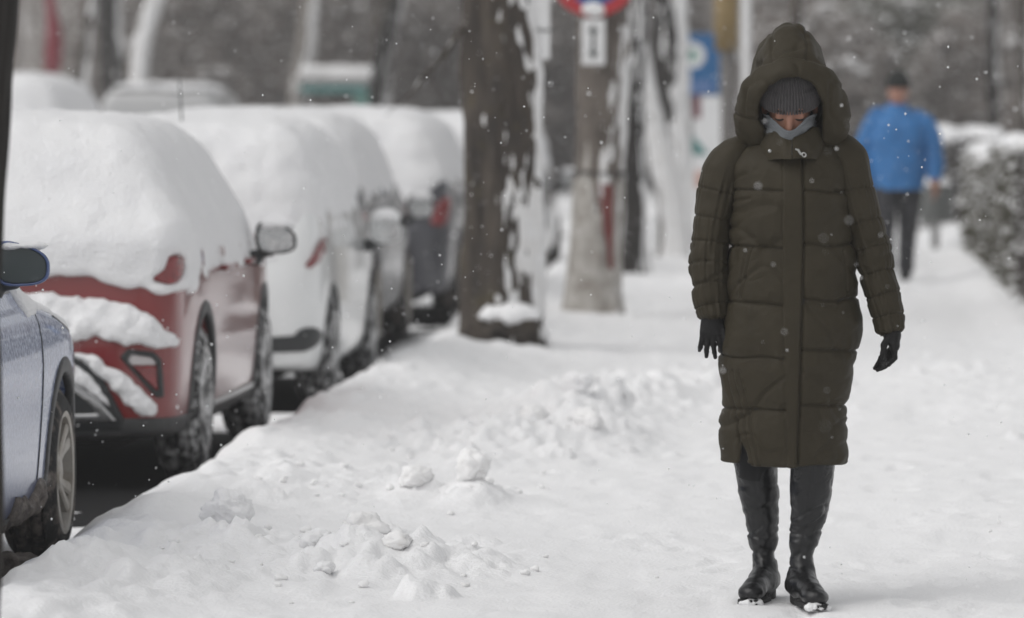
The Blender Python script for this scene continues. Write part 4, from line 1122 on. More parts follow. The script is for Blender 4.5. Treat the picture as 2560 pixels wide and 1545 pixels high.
# snow-laden shrubs and trunks of the park behind the hedge
for i, (x_, y_, rx, h_, lb_, tm) in enumerate([
        (-.35, 78, 1.5, 2.9, 'tall snow-dusted shrub directly behind the hood', 'twig'),
        (1.0, 84, 1.6, 3.2, 'broad grey-green shrub dusted with snow behind the black hat', 'green_twig'),
        (2.5, 80, 1.5, 3.0, 'brown shrub full of snow clots left of the dark park trunk', 'twig'),
        (4.2, 76, 1.7, 3.3, 'reddish-brown shrub at the picture edge above the hedge', 'twig'),
        (1.35, 66, .75, 1.30, 'small rounded bush bowed under a pillow of snow beyond the blue sleeve', 'twig'),
        (2.2, 95, 2.4, 4.2, 'high dense shrub filling the gap far behind the hedge', 'green_twig'),
        (-.4, 100, 2.2, 4.2, 'pale high shrub far behind the white post', 'twig')]):
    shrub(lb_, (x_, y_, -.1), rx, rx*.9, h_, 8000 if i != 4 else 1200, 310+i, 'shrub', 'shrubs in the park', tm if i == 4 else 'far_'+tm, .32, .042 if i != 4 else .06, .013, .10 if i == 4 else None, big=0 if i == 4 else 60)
tree('dark straight trunk rising behind the snowy hedge', [(2.12, 70, -.1), (2.10, 70, 1.0), (2.08, 70, 2.2), (2.1, 70, 4.5)], [.10, .085, .08, .07], 'dark_bark', 53, .06, 2.9, res=(60, 36), rough=.012, name='park_tree', group='trees in the park')
tree('brown trunk at the picture edge behind the hedge', [(2.60, 72, -.1), (2.58, 72, 1.0), (2.55, 72, 2.2), (2.5, 72, 4.5)], [.12, .10, .095, .08], 'bark', 63, .15, 2.9, res=(60, 36), rough=.012, name='park_tree', group='trees in the park')
tree('grey trunk half hidden behind the hood top', [(-.55, 74, -.1), (-.52, 74, 1.0), (-.5, 74, 2.2), (-.48, 74, 4.5)], [.14, .12, .115, .10], 'bark', 73, .12, 2.9, res=(60, 36), rough=.012, name='park_tree', group='trees in the park')

# across the road: vans, a shelter, trunks
van = Car([(.06, .25), (.0, .45), (.0, 1.2), (.04, 1.75), (.14, 1.88), (.8, 1.93), (2.6, 1.93), (3.2, 1.80), (3.7, 1.22), (4.3, 1.02), (4.65, .85), (4.75, .5), (4.6, .24)],
          [(-1, 0), (.75, .0), (.90, .08), (.94, .4), (.94, 3.6), (.86, 4.3), (.6, 4.68), (-1, 4.76)],
          [(-1, .15), (.88, .17), (.94, .45), (.945, .95), (.90, 1.4), (.82, 1.75), (.70, 1.92), (.4, 1.98), (-1, 2.0)], (.85, 3.75), .33)
G2 = 'vehicles across the road'
far_car((-9.25, 57.5, STREET), van, 'white_paint', 61, 'white van under deep snow across the road beside the edge trunk', 1.0, 1.1, .045, tl=False, mir=False, group=G2, thick=.10)
far_car((-9.6, 76, STREET), van, 'silver_paint', 71, 'pale grey van behind the white leaning trunk across the road', 1.86, 1.88, .05, tl=False, mir=False, group=G2, thick=.06)
far_car((-9.05, 87, STREET), suv, 'dark_paint', 81, 'dark car across the road beside the shelter, only its rear showing', 1.2, 1.3, .05, tl=False, mir=False, group=G2, thick=.06)
sh = empty('shelter', (-8.15, 88, -.1)); tag(sh, 'low shelter with a snowy roof and teal posts across the road', 'shelter')
ob('roof', box((0, .8, 2.02), (.62, .9, .05)), M['galvanised'], sh, smooth=False)
ob('snow', rough_snow(*net(lambda X, Y, Z: rbox(X, Y, Z, (0, .8, 2.17), (.64, .9, .10), .09), (-.7, -.15, 2.0), (.7, 1.75, 2.35), .05), .03, 3, 3), M['wind_snow'], sh)
for s in (-.58, -.2, .2): ob('post', tube([(s, 0, 0), (s, 0, 1.98)], .045, 10), M['pole_grey'], sh)
ob('side_panel', box((.42, .06, 1.42), (.15, .03, .42)), M['teal_pale'], sh, smooth=False)
ob('beam', box((-.05, -.07, 1.90), (.55, .03, .06)), M['teal'], sh, smooth=False)
rb = empty('banner_pole', (-12.15, 83, -.1)); tag(rb, 'dark red furled banner on a pole at the upper left corner', 'banner')
ob('pole', tube([(-.04, .1, 0), (-.04, .1, 4.6)], .04, 10), M['pole_grey'], rb)
qq = np.linspace(0, 1, 20)
ob('furled_cloth', tube(np.stack([.04*np.sin(qq*7), 0*qq, 2.15+2.1*qq], 1), .11+.03*np.sin(qq*9), 14), M['red_cloth'], rb)
G3 = 'trees across the road'
for i, (lb_, p, r_, bm, cr_) in enumerate([
        ('pale leaning trunk plastered with snow across the road', [(-10.45, 80, -.1), (-10.42, 80, 1.4), (-10.38, 80, 2.3), (-10.2, 80, 3.0), (-9.9, 80, 3.8), (-9.6, 80, 5)], [.17, .15, .14, .13, .12, .10], 'pale_bark', .75),
        ('dark leaning trunk beside the shelter corner', [(-6.85, 80, -.1), (-6.82, 80, 1.2), (-6.72, 80, 2.2), (-6.5, 80, 3.2), (-6.3, 80, 4.6)], [.17, .15, .14, .12, .1], 'dark_bark', .10),
        ('slender trunk between the two vans', [(-10.95, 78, -.1), (-10.98, 78, 1.6), (-10.9, 78, 2.6), (-10.7, 78, 4.6)], [.10, .09, .085, .07], 'bark', .2),
        ('grey trunk rising above the dark car across the road', [(-9.25, 92, -.1), (-9.2, 92, 1.6), (-9.05, 92, 2.8), (-8.9, 92, 4.6)], [.2, .17, .16, .13], 'pale_bark', .35),
        ('dark trunk at the far upper left beside the banner', [(-11.6, 86, -.1), (-11.6, 86, 1.6), (-11.65, 86, 2.8), (-11.7, 86, 4.6)], [.24, .2, .19, .15], 'dark_bark', .12),
        ('brown trunk rising behind the shelter roof', [(-8.05, 95, -.1), (-8.05, 95, 1.6), (-8.0, 95, 2.8), (-7.9, 95, 4.6)], [.22, .19, .18, .14], 'bark', .2),
        ('forked grey trunk between the shelter and the thick tree', [(-6.0, 98, -.1), (-5.95, 98, 1.6), (-5.8, 98, 2.8), (-5.5, 98, 4.6)], [.2, .17, .16, .13], 'bark', .3)]):
    tree(lb_, p, r_, bm, 400+i*10, cr_, 2.9, res=(50, 32), rough=.015, name='roadside_tree', group=G3, crust_t=.02)
for i, (x_, y_, rx, h_, lb_) in enumerate([
        (-12.0, 96, 2.0, 4.3, 'dense brown shrub behind the banner at the upper left corner'), (-9.6, 99, 2.0, 4.3, 'dense grey shrub above the pale van'),
        (-7.4, 101, 2.0, 4.3, 'dense brown shrub rising behind the shelter'), (-5.3, 103, 2.0, 4.3, 'loose shrub left of the thick tree trunk'),
        (-3.6, 104, 1.8, 4.2, 'shrub showing between the thick tree and the limewashed trunk'), (-5.35, 70, .35, 1.0, 'small dark bush beside the drooping branch of the thick tree')]):
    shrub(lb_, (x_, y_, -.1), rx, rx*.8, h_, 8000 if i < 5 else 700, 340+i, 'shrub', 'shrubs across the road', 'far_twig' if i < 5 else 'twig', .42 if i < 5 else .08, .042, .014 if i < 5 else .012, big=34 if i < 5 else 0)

# far wood that reads as one mass, on rising ground
q = np.random.default_rng(77); n = 420
bx = q.uniform(-34, 26, n); by = q.uniform(112, 150, n); hh = q.uniform(4, 8, n)
V1 = sticks(np.stack([bx, by, np.full(n, -.2)], 1), np.stack([bx+q.normal(0, .5, n), by, hh], 1), q.uniform(.06, .2, n), .04)
n2 = 16000
tx = q.uniform(-34, 26, n2); ty = q.uniform(110, 152, n2); tz = 7*q.random(n2)
dd = q.normal(0, 1, (n2, 3)); dd[:, 2] += .4; dd /= np.linalg.norm(dd, axis=1)[:, None]; PP = np.stack([tx, ty, tz], 1)
V2 = sticks(PP, PP+dd*q.uniform(.4, 1.4, n2)[:, None], .028, .008)
wood = (np.concatenate([V1[0], V2[0]]), np.concatenate([V1[1], V2[1]+len(V1[0])]))
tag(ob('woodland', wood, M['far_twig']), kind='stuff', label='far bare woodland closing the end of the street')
k = q.random(n2) < .42
tag(ob('woodland_snow', blobs(PP[k]+dd[k]*.3, q.uniform(.04, .09, k.sum()), .5, 4), M['wind_snow']), kind='stuff', label='snow caught on the twigs of the far woodland')
xs = np.linspace(-90, 90, 60); ys = np.linspace(153, 230, 30)
Yg, Xg = np.meshgrid(ys, xs, indexing='ij')
tag(ob('hill', loft(np.stack([Xg, Yg, -.3+16*sstep(153, 200, Yg)+1.5*fbm(Xg*.08, Yg*.08, 0, 3, 3)*sstep(153, 175, Yg)], -1), False), M['hill']), kind='structure', label='wooded brown slope closing the view')

# ------------------------------------------------------------------ people
M['coat'] = mat('coat', (0.040, 0.0330, 0.0205), 0.58, (0.033, 0.0272, 0.0165), 6.0, bump=0.0012, bscale=240, sheen=0.0, spec=0.14)
M['coat_lining'] = mat('coat_lining', (0.022, 0.018, 0.013), 0.85)
M['boot_leather'] = mat('boot_leather', (0.006, 0.0065, 0.007), 0.28, (0.010, 0.010, 0.011), 25.0, bump=0.002, bscale=70, spec=0.38)
M['boot_sole'] = mat('boot_sole', (0.008, 0.008, 0.008), 0.8)
M['glove'] = mat('glove', (0.007, 0.0065, 0.0065), 0.6, bump=0.001, bscale=200, spec=0.25)
M['knit_grey'] = mat('knit_grey', (0.088, 0.082, 0.084), 0.95, (0.066, 0.062, 0.064), 60.0, bump=0.002, bscale=300, sheen=0.1)
M['gaiter'] = mat('gaiter', (0.150, 0.160, 0.170), 0.9, (0.125, 0.135, 0.145), 12.0, sheen=0.1)
M['skin'] = mat('skin', (0.30, 0.15, 0.10), 0.5, (0.35, 0.165, 0.115), 14.0, sub=0.0)
M['dark_hair'] = mat('dark_hair', (0.02, 0.014, 0.011), 0.7)
M['leggings'] = mat('leggings', (0.008, 0.008, 0.009), 0.9)
M['zip_metal'] = mat('zip_metal', (0.45, 0.45, 0.44), 0.3, metal=1.0)

# ---- the walking woman in the olive coat
W = empty('person', (-0.147, 16.86, -0.017)); W.scale = (1.017,)*3
tag(W, 'person in a long olive hooded puffer coat and black boots walking head down', 'person')

# body, one continuous figure under the clothes
HC, HP = np.array([.014, -.03, 1.535]), math.radians(22)
def head_local(X, Y, Z):
    x, y, z = X-HC[0], Y-HC[1], Z-HC[2]
    c, s = math.cos(HP), math.sin(HP)
    return x+0*y+0*z, c*y+s*z+0*x, -s*y+c*z+0*x
def head_field(x, y, z):
    d = ellipsoid(x, y, z, (0, .012, .045), (.076, .093, .088))
    d = smin(d, ellipsoid(x, y, z, (0, -.030, -.035), (.060, .062, .080)), .03)       # jaw and cheeks
    d = smin(d, capsule(x, y, z, (-.03, -.080, .022), (.03, -.080, .022), .014), .02)   # brow
    for s in (-1, 1):
        d = smax(d, -ellipsoid(x, y, z, (s*.031, -.100, .002), (.017, .014, .011)), .012)
        d = smin(d, ellipsoid(x, y, z, (s*.031, -.081, -.001), (.0135, .0125, .0115)), .004)    # eyeballs under lids
        d = smin(d, ellipsoid(x, y, z, (s*.036, -.070, -.030), (.024, .022, .018)), .02)
        d = smin(d, ellipsoid(x, y, z, (s*.078, .012, -.005), (.010, .020, .032)), .008)   # ears
    d = smin(d, capsule(x, y, z, (0, -.090, .008), (0, -.108, -.034), .008, .0135), .012)  # nose
    for s in (-1, 1):
        d = smin(d, ellipsoid(x, y, z, (s*.011, -.098, -.038), (.009, .011, .008)), .006)
    d = smin(d, capsule(x, y, z, (-.018, -.090, -.068), (.018, -.090, -.068), .009), .01)
    d = smin(d, ellipsoid(x, y, z, (0, -.076, -.098), (.022, .020, .018)), .02)
    return d
def body_field(X, Y, Z):
    d = head_field(*head_local(X, Y, Z))
    d = smin(d, capsule(X, Y, Z, (.012, .03, 1.34), (.013, .0, 1.48), .056), .03)
    d = smin(d, ellipsoid(X, Y, Z, (.012, .03, 1.20), (.15, .10, .20)), .06)
    d = smin(d, ellipsoid(X, Y, Z, (.012, .02, .92), (.155, .10, .16)), .08)
    for p in ([(-.15, .02, 1.36), (-.215, .01, 1.10), (-.224, -.02, .90)], [(.17, .02, 1.36), (.262, .02, 1.10), (.326, -.01, .86)]):
        d = smin(d, capsule(X, Y, Z, p[0], p[1], .045, .036), .05); d = smin(d, capsule(X, Y, Z, p[1], p[2], .036, .026), .02)
    for p in ([(-.075, .03, .86), (-.090, .095, .42), (-.067, .105, .12)], [(.095, .02, .86), (.087, -.035, .42), (.057, -.04, .12)]):
        d = smin(d, capsule(X, Y, Z, p[0], p[1], .070, .036), .04); d = smin(d, capsule(X, Y, Z, p[1], p[2], .034, .015), .02)
    return d
Vb, Fb = net(body_field, (-.32, -.22, .04), (.42, .22, 1.70), .0085)
body = ob('body', (Vb, Fb), M['skin'], W)
# fine face surface replaces nothing: brows and lashes drawn as hair
def face_pt(x, z, off=0.0):
    y = np.full_like(x, -.16)
    for _ in range(30):
        y = y + np.clip(head_field(x, y, z)-off, 0, .02)*.9
    c, s = math.cos(HP), math.sin(HP)
    return np.stack([x+HC[0], c*y-s*z+HC[1], s*y+c*z+HC[2]], 1)
for s in (-1, 1):
    xx = np.linspace(.014, .046, 9)*s
    ob('eyebrow', tube(face_pt(xx, .017+.004*np.sin(np.linspace(0, 3, 9)), -.001), np.array([.0035, .0042, .0045, .0045, .0042, .0038, .003, .0025, .0018]), 6), M['dark_hair'], body)
    ob('eyelashes', tube(face_pt(xx, -.006-.003*np.sin(np.linspace(0, np.pi, 9)), .0), np.array([.001, .0022, .003, .0032, .0034, .0034, .003, .0024, .001]), 6), M['dark_hair'], body)

# coat trunk
XL = [(.425, -.197), (.50, -.192), (.577, -.186), (.68, -.188), (.77, -.196), (.86, -.192), (.963, -.184), (1.09, -.176), (1.22, -.168), (1.31, -.168), (1.365, -.160), (1.405, -.125), (1.44, -.078), (1.47, -.055)]
XR = [(.425, .197), (.50, .191), (.577, .190), (.68, .204), (.77, .216), (.86, .230), (.963, .226), (1.09, .212), (1.22, .205), (1.31, .203), (1.365, .19), (1.405, .152), (1.44, .105), (1.47, .082)]
DB = [(.425, .150), (.577, .158), (.77, .172), (.9, .170), (1.05, .158), (1.2, .160), (1.31, .150), (1.365, .125), (1.405, .098), (1.44, .075), (1.47, .068)]
nr, ns = 300, 420
vz = np.linspace(.430, 1.47, nr)[:, None]
th = (np.arange(ns)*2*np.pi/ns)[None]
xl, xr, db = ci(vz, XL), ci(vz, XR), ci(vz, DB)
cx, a = (xl+xr)/2, (xr-xl)/2
e = 2/2.35
cth, sth = np.cos(th), np.sin(th)
gx = cx+a*np.sign(cth)*np.abs(cth)**e
gy = .015+db*np.sign(sth)*np.abs(sth)**e
hem = np.where(gx < -.10, .008, 0)+.006*noise(gx*9, gy*9, 0, 3)+.078*np.clip(1-np.abs(gx+.132)/.017, 0, 1)*(gy < -.02)
gz = vz+hem*np.exp(-((vz-.43)/.08)**2)+0*gx
front = sstep(.1, -.25, sth)
G0 = np.stack([gx, gy+0*gz, gz], -1)
Nn = gnormals(G0)
if (Nn[nr//2, 0, 0] < 0): Nn = -Nn
# the placket line
px = ci(gz, [(.43, .040), (.6, .046), (.8, .052), (1.1, .058), (1.3, .056), (1.47, .048)])
pl = ci(gz, [(.43, .012), (.6, .006), (.8, .0), (1.1, -.004), (1.3, -.004), (1.47, -.01)])
inpl = sstep(-.003, .003, gx-pl)*sstep(.003, -.003, gx-px)*front
left = gx < pl
wav = .006*noise(gx*14, gz*5, 0, 7)
SL = [.425, .600, .765, .930, 1.100, 1.275, 1.47]; SR = [.425, .612, .785, .940, 1.108, 1.272, 1.47]
qL, dL = quilt(gz+wav, SL, .0065, .0075, .0040); qR, dR = quilt(gz+wav, SR, .0065, .0075, .0040)
q = np.where(left, qL, qR); dist = np.where(left, dL, dR)
D = q*(1-inpl)+inpl*.0085
# puckers running off the seams, soft folds, drag lines
pk = noise(gx*46, gz*9, gy*30, 11)*np.exp(-dist/.028)*.0042 + noise(gx*22, gz*7, gy*14, 12)*np.exp(-dist/.05)*.004
D = D+pk*(1-.7*inpl)
D = D+.0078*fbm(gx*6+gz*2.0, gz*8-gx*3, gy*5, 4, 13)*(1-.5*inpl)
rw = 1-np.abs(noise(gx*13+gz*5, gz*15-gx*6, gy*6, 18)); D = D-.0042*np.maximum(rw-.72, 0)/.28*(1-inpl)*sstep(-.3, .4, noise(gx*4, gz*4, gy*3, 19))
rid = 1-np.abs(noise(gx*5+gz*4.5, gz*5-gx*4, gy*3, 15)); D = D-.0065*np.maximum(rid-.80, 0)/.2*(1-inpl)*sstep(1.38, 1.2, gz)
D = D-.012*np.exp(-((gx-px)/.0042)**2)*front-.004*np.exp(-((gx-pl)/.0028)**2)*front-.0018*np.exp(-((gx-pl-.010)/.002)**2)*front
# pocket lines and the diagonal side opening
def line(x0, z0, x1, z1, w, dep):
    ex, ez = x1-x0, z1-z0; t = np.clip(((gx-x0)*ex+(gz-z0)*ez)/(ex*ex+ez*ez), 0, 1)
    return -dep*np.exp(-(((gx-x0-ex*t)**2+(gz-z0-ez*t)**2)/w**2))*front
D = D+line(-.100, 1.10, -.130, .945, .0045, .006)+line(-.112, 1.10, -.142, .95, .003, .004)
D = D+line(.178, 1.09, .196, .97, .004, .006)+line(.165, .93, .20, .955, .004, .006)+line(.06, .935, .16, .915, .006, .005)
for o_ in (0, .022, .040):
    D = D+line(-.178+o_, .72, -.118+o_*1.1, .43, .0045, .006 if o_ else .012)
D = D-.020*sstep(.52, .44, gz)*np.exp(-((gx+.125-(.47-gz)*.1)/.012)**2)*front    # gap of the side opening
# under-arm pull lines
D = D+line(.20, 1.26, .14, 1.285, .006, .006)+line(-.165, 1.24, -.11, 1.25, .006, .005)
G = G0+Nn*D[..., None]
coat = ob('coat', loft(G), M['coat'], W)
Gi = (G0-Nn*.014)[:150]
ob('lining', loft(Gi[:, ::-1]), M['coat_lining'], coat)
hemtube = np.concatenate([G[0], G[0, :1]], 0); hemtube[:, 2] += .004
ob('hem', tube(hemtube-np.concatenate([Nn[0], Nn[0, :1]])*.007, .0075, 8, cap=False), M['coat'], coat)

# sleeves
def sleeve(path, ra, seams, seed, sgn):
    n, m = 230, 170
    G, L, t = sweep(path, ra, np.array(ra)*1.12, n, m)
    N_ = gnormals(G)
    c = G.mean(1)
    if ((G[n//2, 0]-c[n//2])@N_[n//2, 0]) < 0: N_ = -N_
    l = np.repeat(L[:, None], m, 1)
    X_, Y_, Z_ = G[..., 0], G[..., 1], G[..., 2]
    wv = .007*noise(X_*12, Y_*12, Z_*4, seed)
    q, dist = quilt(l+wv, np.array(seams)*L[-1], .0020, .0044, .0034)
    pk = noise(np.cos(t)[None]*7, np.sin(t)[None]*7, l*9, seed+1)*np.exp(-dist/.03)*.006
    wr = 1-np.abs(noise(l*17+X_*8, Y_*6, X_*4, seed+2)); wr = -np.maximum(wr-.70, 0)/.3*.0055*sstep(.30*L[-1], .5*L[-1], l)*sstep(L[-1], .85*L[-1], l)
    D = q+pk+wr+.006*fbm(X_*9, Y_*9, Z_*9, 3, seed+3)
    D = D*sstep(0, .05, l)
    cuff = sstep(L[-1]-.02, L[-1], l); D = D-cuff*.010
    G = G+N_*D[..., None]
    end = G[-1].mean(0)
    Gin = np.stack([end+(G[-1]-end)*.80+np.array([0, 0, .004]), end+(G[-1]-end)*.72+np.array([0, 0, .05])])
    return np.concatenate([G, Gin])
pathL = [(-.085, .025, 1.418), (-.135, .02, 1.400), (-.176, .012, 1.362), (-.196, .006, 1.30), (-.214, .002, 1.22), (-.229, -.004, 1.13), (-.234, -.015, 1.04), (-.229, -.028, .955), (-.222, -.036, .905), (-.219, -.04, .872)]
raL = [.030, .050, .063, .065, .064, .063, .060, .056, .049, .044]
pathR = [(.110, .025, 1.424), (.152, .02, 1.408), (.190, .015, 1.368), (.208, .012, 1.30), (.232, .010, 1.21), (.256, .008, 1.12), (.277, .0, 1.04), (.296, -.012, .965), (.315, -.022, .89), (.325, -.026, .828)]
raR = [.030, .050, .062, .063, .060, .059, .058, .056, .048, .040]
for pth, r_, sm, sd_ in ((pathL, raL, [-.1, .33, .47, .60, .71, .82, .93, 1.0], 60), (pathR, raR, [-.1, .30, .45, .58, .70, .81, .91, 1.0], 80)):
    ob('sleeve', loft(sleeve(pth, r_, sm, sd_, 1)), M['coat'], coat)

# hood: soft crown plus a thick padded brim, hollow inside
arch = np.array([(-.100, -.055, 1.428), (-.112, -.07, 1.47), (-.116, -.085, 1.515), (-.112, -.120, 1.565), (-.080, -.148, 1.612), (-.024, -.162, 1.646), (.032, -.165, 1.655), (.090, -.156, 1.637), (.141, -.130, 1.598), (.166, -.105, 1.545), (.164, -.075, 1.495), (.155, -.06, 1.445)])
ta = np.linspace(0, 1, len(arch)); tt = np.linspace(0, 1, 40)
AP = np.stack([ci(tt, list(zip(ta, arch[:, k]))) for k in range(3)], 1)
for _ in range(14):
    AP[1:-1] = AP[1:-1]*.5+(AP[:-2]+AP[2:])*.25
def hood_field(X, Y, Z):
    dome = ellipsoid(X, Y, Z, (.012, .03, 1.610), (.118, .150, .180))
    dome = smin(dome, ellipsoid(X, Y, Z, (.014, .0, 1.690), (.086, .105, .083)), .03)
    dome = smin(dome, ellipsoid(X, Y, Z, (.022, .035, 1.51), (.150, .125, .14)), .06)
    br = 1e3
    rho = np.sqrt((X-.024)**2+(Z-1.53)**2); Ys = (Y-.55*(rho-.125)+0*Z)*1.55
    for i in range(len(AP)-1):
        p, q_ = AP[i], AP[i+1]
        # brim section is deeper than it is thick: squeeze depth, lean back
        t_ = i/(len(AP)-2); r_ = .036+.005*math.sin(t_*math.pi)
        br = smin(br, capsule(X, Ys, Z, (p[0], p[1]*1.55+.012, p[2]), (q_[0], q_[1]*1.55+.012, q_[2]), r_), .006)
    d = smin(dome, br, .085)
    cav = ellipsoid(X, Y, Z, (.020, .0, 1.535), (.094, .115, .098))
    e2 = np.sqrt(((X-.020)/.098)**2+((Z-1.525)/.103)**2)
    tun = np.maximum((e2-1)*.09, Y-.0)
    tun = np.minimum(tun, np.maximum(np.maximum(np.abs(X-.025)-.085, Z-1.53), Y+.01))
    d = smax(d, -np.minimum(cav, tun), .018)
    return smax(d, 1.405-Z, .02)
V, F = net(hood_field, (-.17, -.23, 1.39), (.22, .20, 1.80), .0058)
V = relax(V, F, 1, .5)
N_ = vnormals(V, F)
x_, y_, z_ = V.T
D = .007*fbm(x_*11, y_*11, z_*11, 3, 3)
cz = 1.692-2.6*(x_-.02)**2
D = D-.008*np.exp(-((z_-cz)/.007)**2)*sstep(.135, .09, np.abs(x_-.02))*(y_ < .05)
fr_ = sstep(-.02, -.07, y_)
D = D-.006*np.exp(-((x_+.045+.10*(1.72-z_)*.35)/.0045)**2)*sstep(1.66, 1.70, z_)-.006*np.exp(-((x_-.068-.10*(1.72-z_)*.45)/.0045)**2)*sstep(1.655, 1.69, z_)
D = D-.007*np.exp(-((z_-1.705-.012*np.sin(x_*25))/.006)**2)*sstep(-.055, -.02, x_)*sstep(.075, .03, x_)
# stitched divisions across the brim
for ai in (6,):
    p = AP[ai]; tv = AP[ai+1]-AP[ai-1]; tv /= np.linalg.norm(tv)
    dd = (V-p)@tv; near = np.linalg.norm(V-p, axis=1) < .075
    D = D-near*.007*np.exp(-(dd/.0055)**2)-near*.003*noise(x_*60, y_*60, z_*60, 5)*np.exp(-np.abs(dd)/.02)
rd = 1-np.abs(noise(x_*11, y_*11+z_*5, z_*11, 9)); D = D-np.maximum(rd-.75, 0)/.25*.006
ob('hood', (V+N_*D[:, None], F), M['coat'], coat)

# stand-up collar open in a small V, zip pull
n, m = 26, 160
t = np.linspace(-np.pi/2+.01, 1.5*np.pi-.01, m)[None]; v = np.linspace(0, 1, n)[:, None]
frn = np.exp(-((np.minimum(np.abs(t+np.pi/2), np.abs(t-1.5*np.pi)))/.55)**2)
hz = 1.372+v*(.098-.030*frn)+.004*noise(t*3, v*2)
ra_ = .112-.020*v+.006*np.sin(v*np.pi)+.003*noise(t*6, v*3)
Go = np.stack([.022+ra_*np.cos(t), -.005+(ra_+.018)*np.sin(t)-.030*frn*(1-v*.4), hz], -1)
Gi2 = np.stack([.022+(ra_-.016)*np.cos(t), -.005+(ra_+.002)*np.sin(t)-.030*frn*(1-v*.4), hz], -1)[::-1]
ob('collar', loft(np.concatenate([Go, Gi2], 0), False), M['coat'], coat)
zp = np.array([.045, -.172, 1.395])
ob('zip_pull', net(lambda X, Y, Z: smin(rbox(X-(.0)*Z, Y, Z, (0, 0, 0), (.0055, .004, .014), .003), smin(np.maximum(np.abs(np.sqrt((X-.012)**2+(Z+.020)**2)-.009)-.0028, np.abs(Y)-.003), capsule(X, Y, Z, (-.008, 0, .018), (.002, 0, .008), .004), .003), .004), (-.02, -.01, -.04), (.03, .01, .03), .0022), M['zip_metal'], coat, loc=tuple(zp), rot=(0, -.55, 0)).scale = (.62, .62, .72)
ob('snap_button', net(lambda X, Y, Z: ellipsoid(X, Y, Z, (0, 0, 0), (.006, .004, .006)), (-.01,)*3, (.01,)*3, .0025), M['zip_metal'], coat, loc=(-.046, -.150, 1.398))

# knitted hat with a turned-up ribbed brim, in head space
def hat_rings(vs_, rx, ry, zz, ribs, amp, m=460):
    t = (np.arange(m)*2*np.pi/m)[None]
    r = 1+amp*np.sin(t*ribs)/rx
    return np.stack([rx*np.cos(t)*r, .012+ry*np.sin(t)*r, zz+0*t], -1)
v = np.linspace(0, 1, 24)[:, None]
bulge = .006*np.sin(v*np.pi)**.7
brim = hat_rings(v, .0895+bulge-.002*v, .109+bulge-.002*v, .010+.066*v, 62, .0034)
inn = hat_rings(v[:4], .082+0*v[:4], .100+0*v[:4], .012+.05*(1-v[:4]), 74, 0)
v2 = np.linspace(0, 1, 26)[:, None]; rr_ = np.sqrt(np.clip(1-v2**2.2, 0.0004, 1))
cap = hat_rings(v2, .0855*rr_, .104*rr_, .066+.082*v2, 62, .0026*rr_)
hat = ob('beanie', loft(cap), M['knit_grey'], W, loc=tuple(HC), rot=(HP, 0, 0))
ob('ribbed_brim', loft(np.concatenate([brim[::-1], brim[:1]*np.array([.96, .96, 1]), inn[::-1]])[::-1]), M['knit_grey'], hat)

# neck gaiter pulled up under the nose
n, m = 40, 160
t = (np.arange(m)*2*np.pi/m)[None]; v = np.linspace(0, 1, n)[:, None]
frn = np.exp(-((np.abs(((t+np.pi/2+np.pi) % (2*np.pi))-np.pi))/.62)**2)
up = 1.512-.052*frn; z_ = 1.375+(up-1.375)*v
rx = .070+.012*v; ry = .082+.012*v+.014*frn*v
D = .0035*noise(t*5+v*3, v*9, 0, 4)+.003*noise(v*22, t*2, 0, 5)+.0045*np.maximum(0, 1-np.abs(t-1.5*np.pi)/.5)*np.sin(v*9)
Gg = np.stack([.014+(rx+D)*np.cos(t), -.020-.012*v+(ry+D)*np.sin(t)-.012*frn*v, z_+0*t], -1)
ob('neck_gaiter', loft(np.concatenate([Gg, (Gg[::-1]-np.array([.014, -.03, 0]))*np.array([.965, .965, 1])+np.array([.014, -.03, 0])])), M['gaiter'], W)

# gloves
def hand(fingers, palm, thumb, wrist, lo, hi, name, parent):
    def f(X, Y, Z):
        d = 1e3
        for pts, r0, r1 in palm: d = smin(d, capsule(X, Y, Z, pts[0], pts[1], r0, r1), .014)
        fd = 1e3
        for ch, r in fingers+[thumb]:
            g = 1e3
            for i in range(len(ch)-1):
                g = smin(g, capsule(X, Y, Z, ch[i], ch[i+1], r*(1-.10*i), r*(1-.10*(i+1))), .003)
            fd = np.minimum(fd, g)
        d = smin(d, fd, .006)
        return smin(d, capsule(X, Y, Z, wrist[0], wrist[1], .029, .028), .012)
    V, F = net(f, lo, hi, .0036)
    N_ = vnormals(V, F)
    V = V+N_*(.0012*fbm(V[:, 0]*60, V[:, 1]*60, V[:, 2]*60, 2, 4))[:, None]
    return ob(name, (V, F), M['glove'], parent)
# photo left: back of the hand to the camera, fingers hanging and slightly curled
fl = []
for bx, bz, dx, ln in ((-.252, .836, -.006, .060), (-.238, .829, -.002, .072), (-.222, .828, .004, .075), (-.206, .832, .009, .066)):
    fl.append(([(bx, -.058, bz), (bx+dx*.6, -.060, bz-ln*.40), (bx+dx*1.3, -.050, bz-ln*.72), (bx+dx*1.9, -.036, bz-ln*.93)], .0098))
hand(fl, [([(-.240, -.046, .875), (-.248, -.054, .838)], .018, .0155), ([(-.222, -.046, .878), (-.228, -.056, .836)], .021, .016), ([(-.208, -.044, .875), (-.208, -.054, .838)], .018, .015)],
     ([(-.202, -.045, .868), (-.188, -.058, .842), (-.183, -.062, .815), (-.184, -.060, .800)], .0115), [(-.220, -.04, .93), (-.222, -.043, .88)], (-.29, -.09, .74), (-.15, .01, .94), 'glove', W)
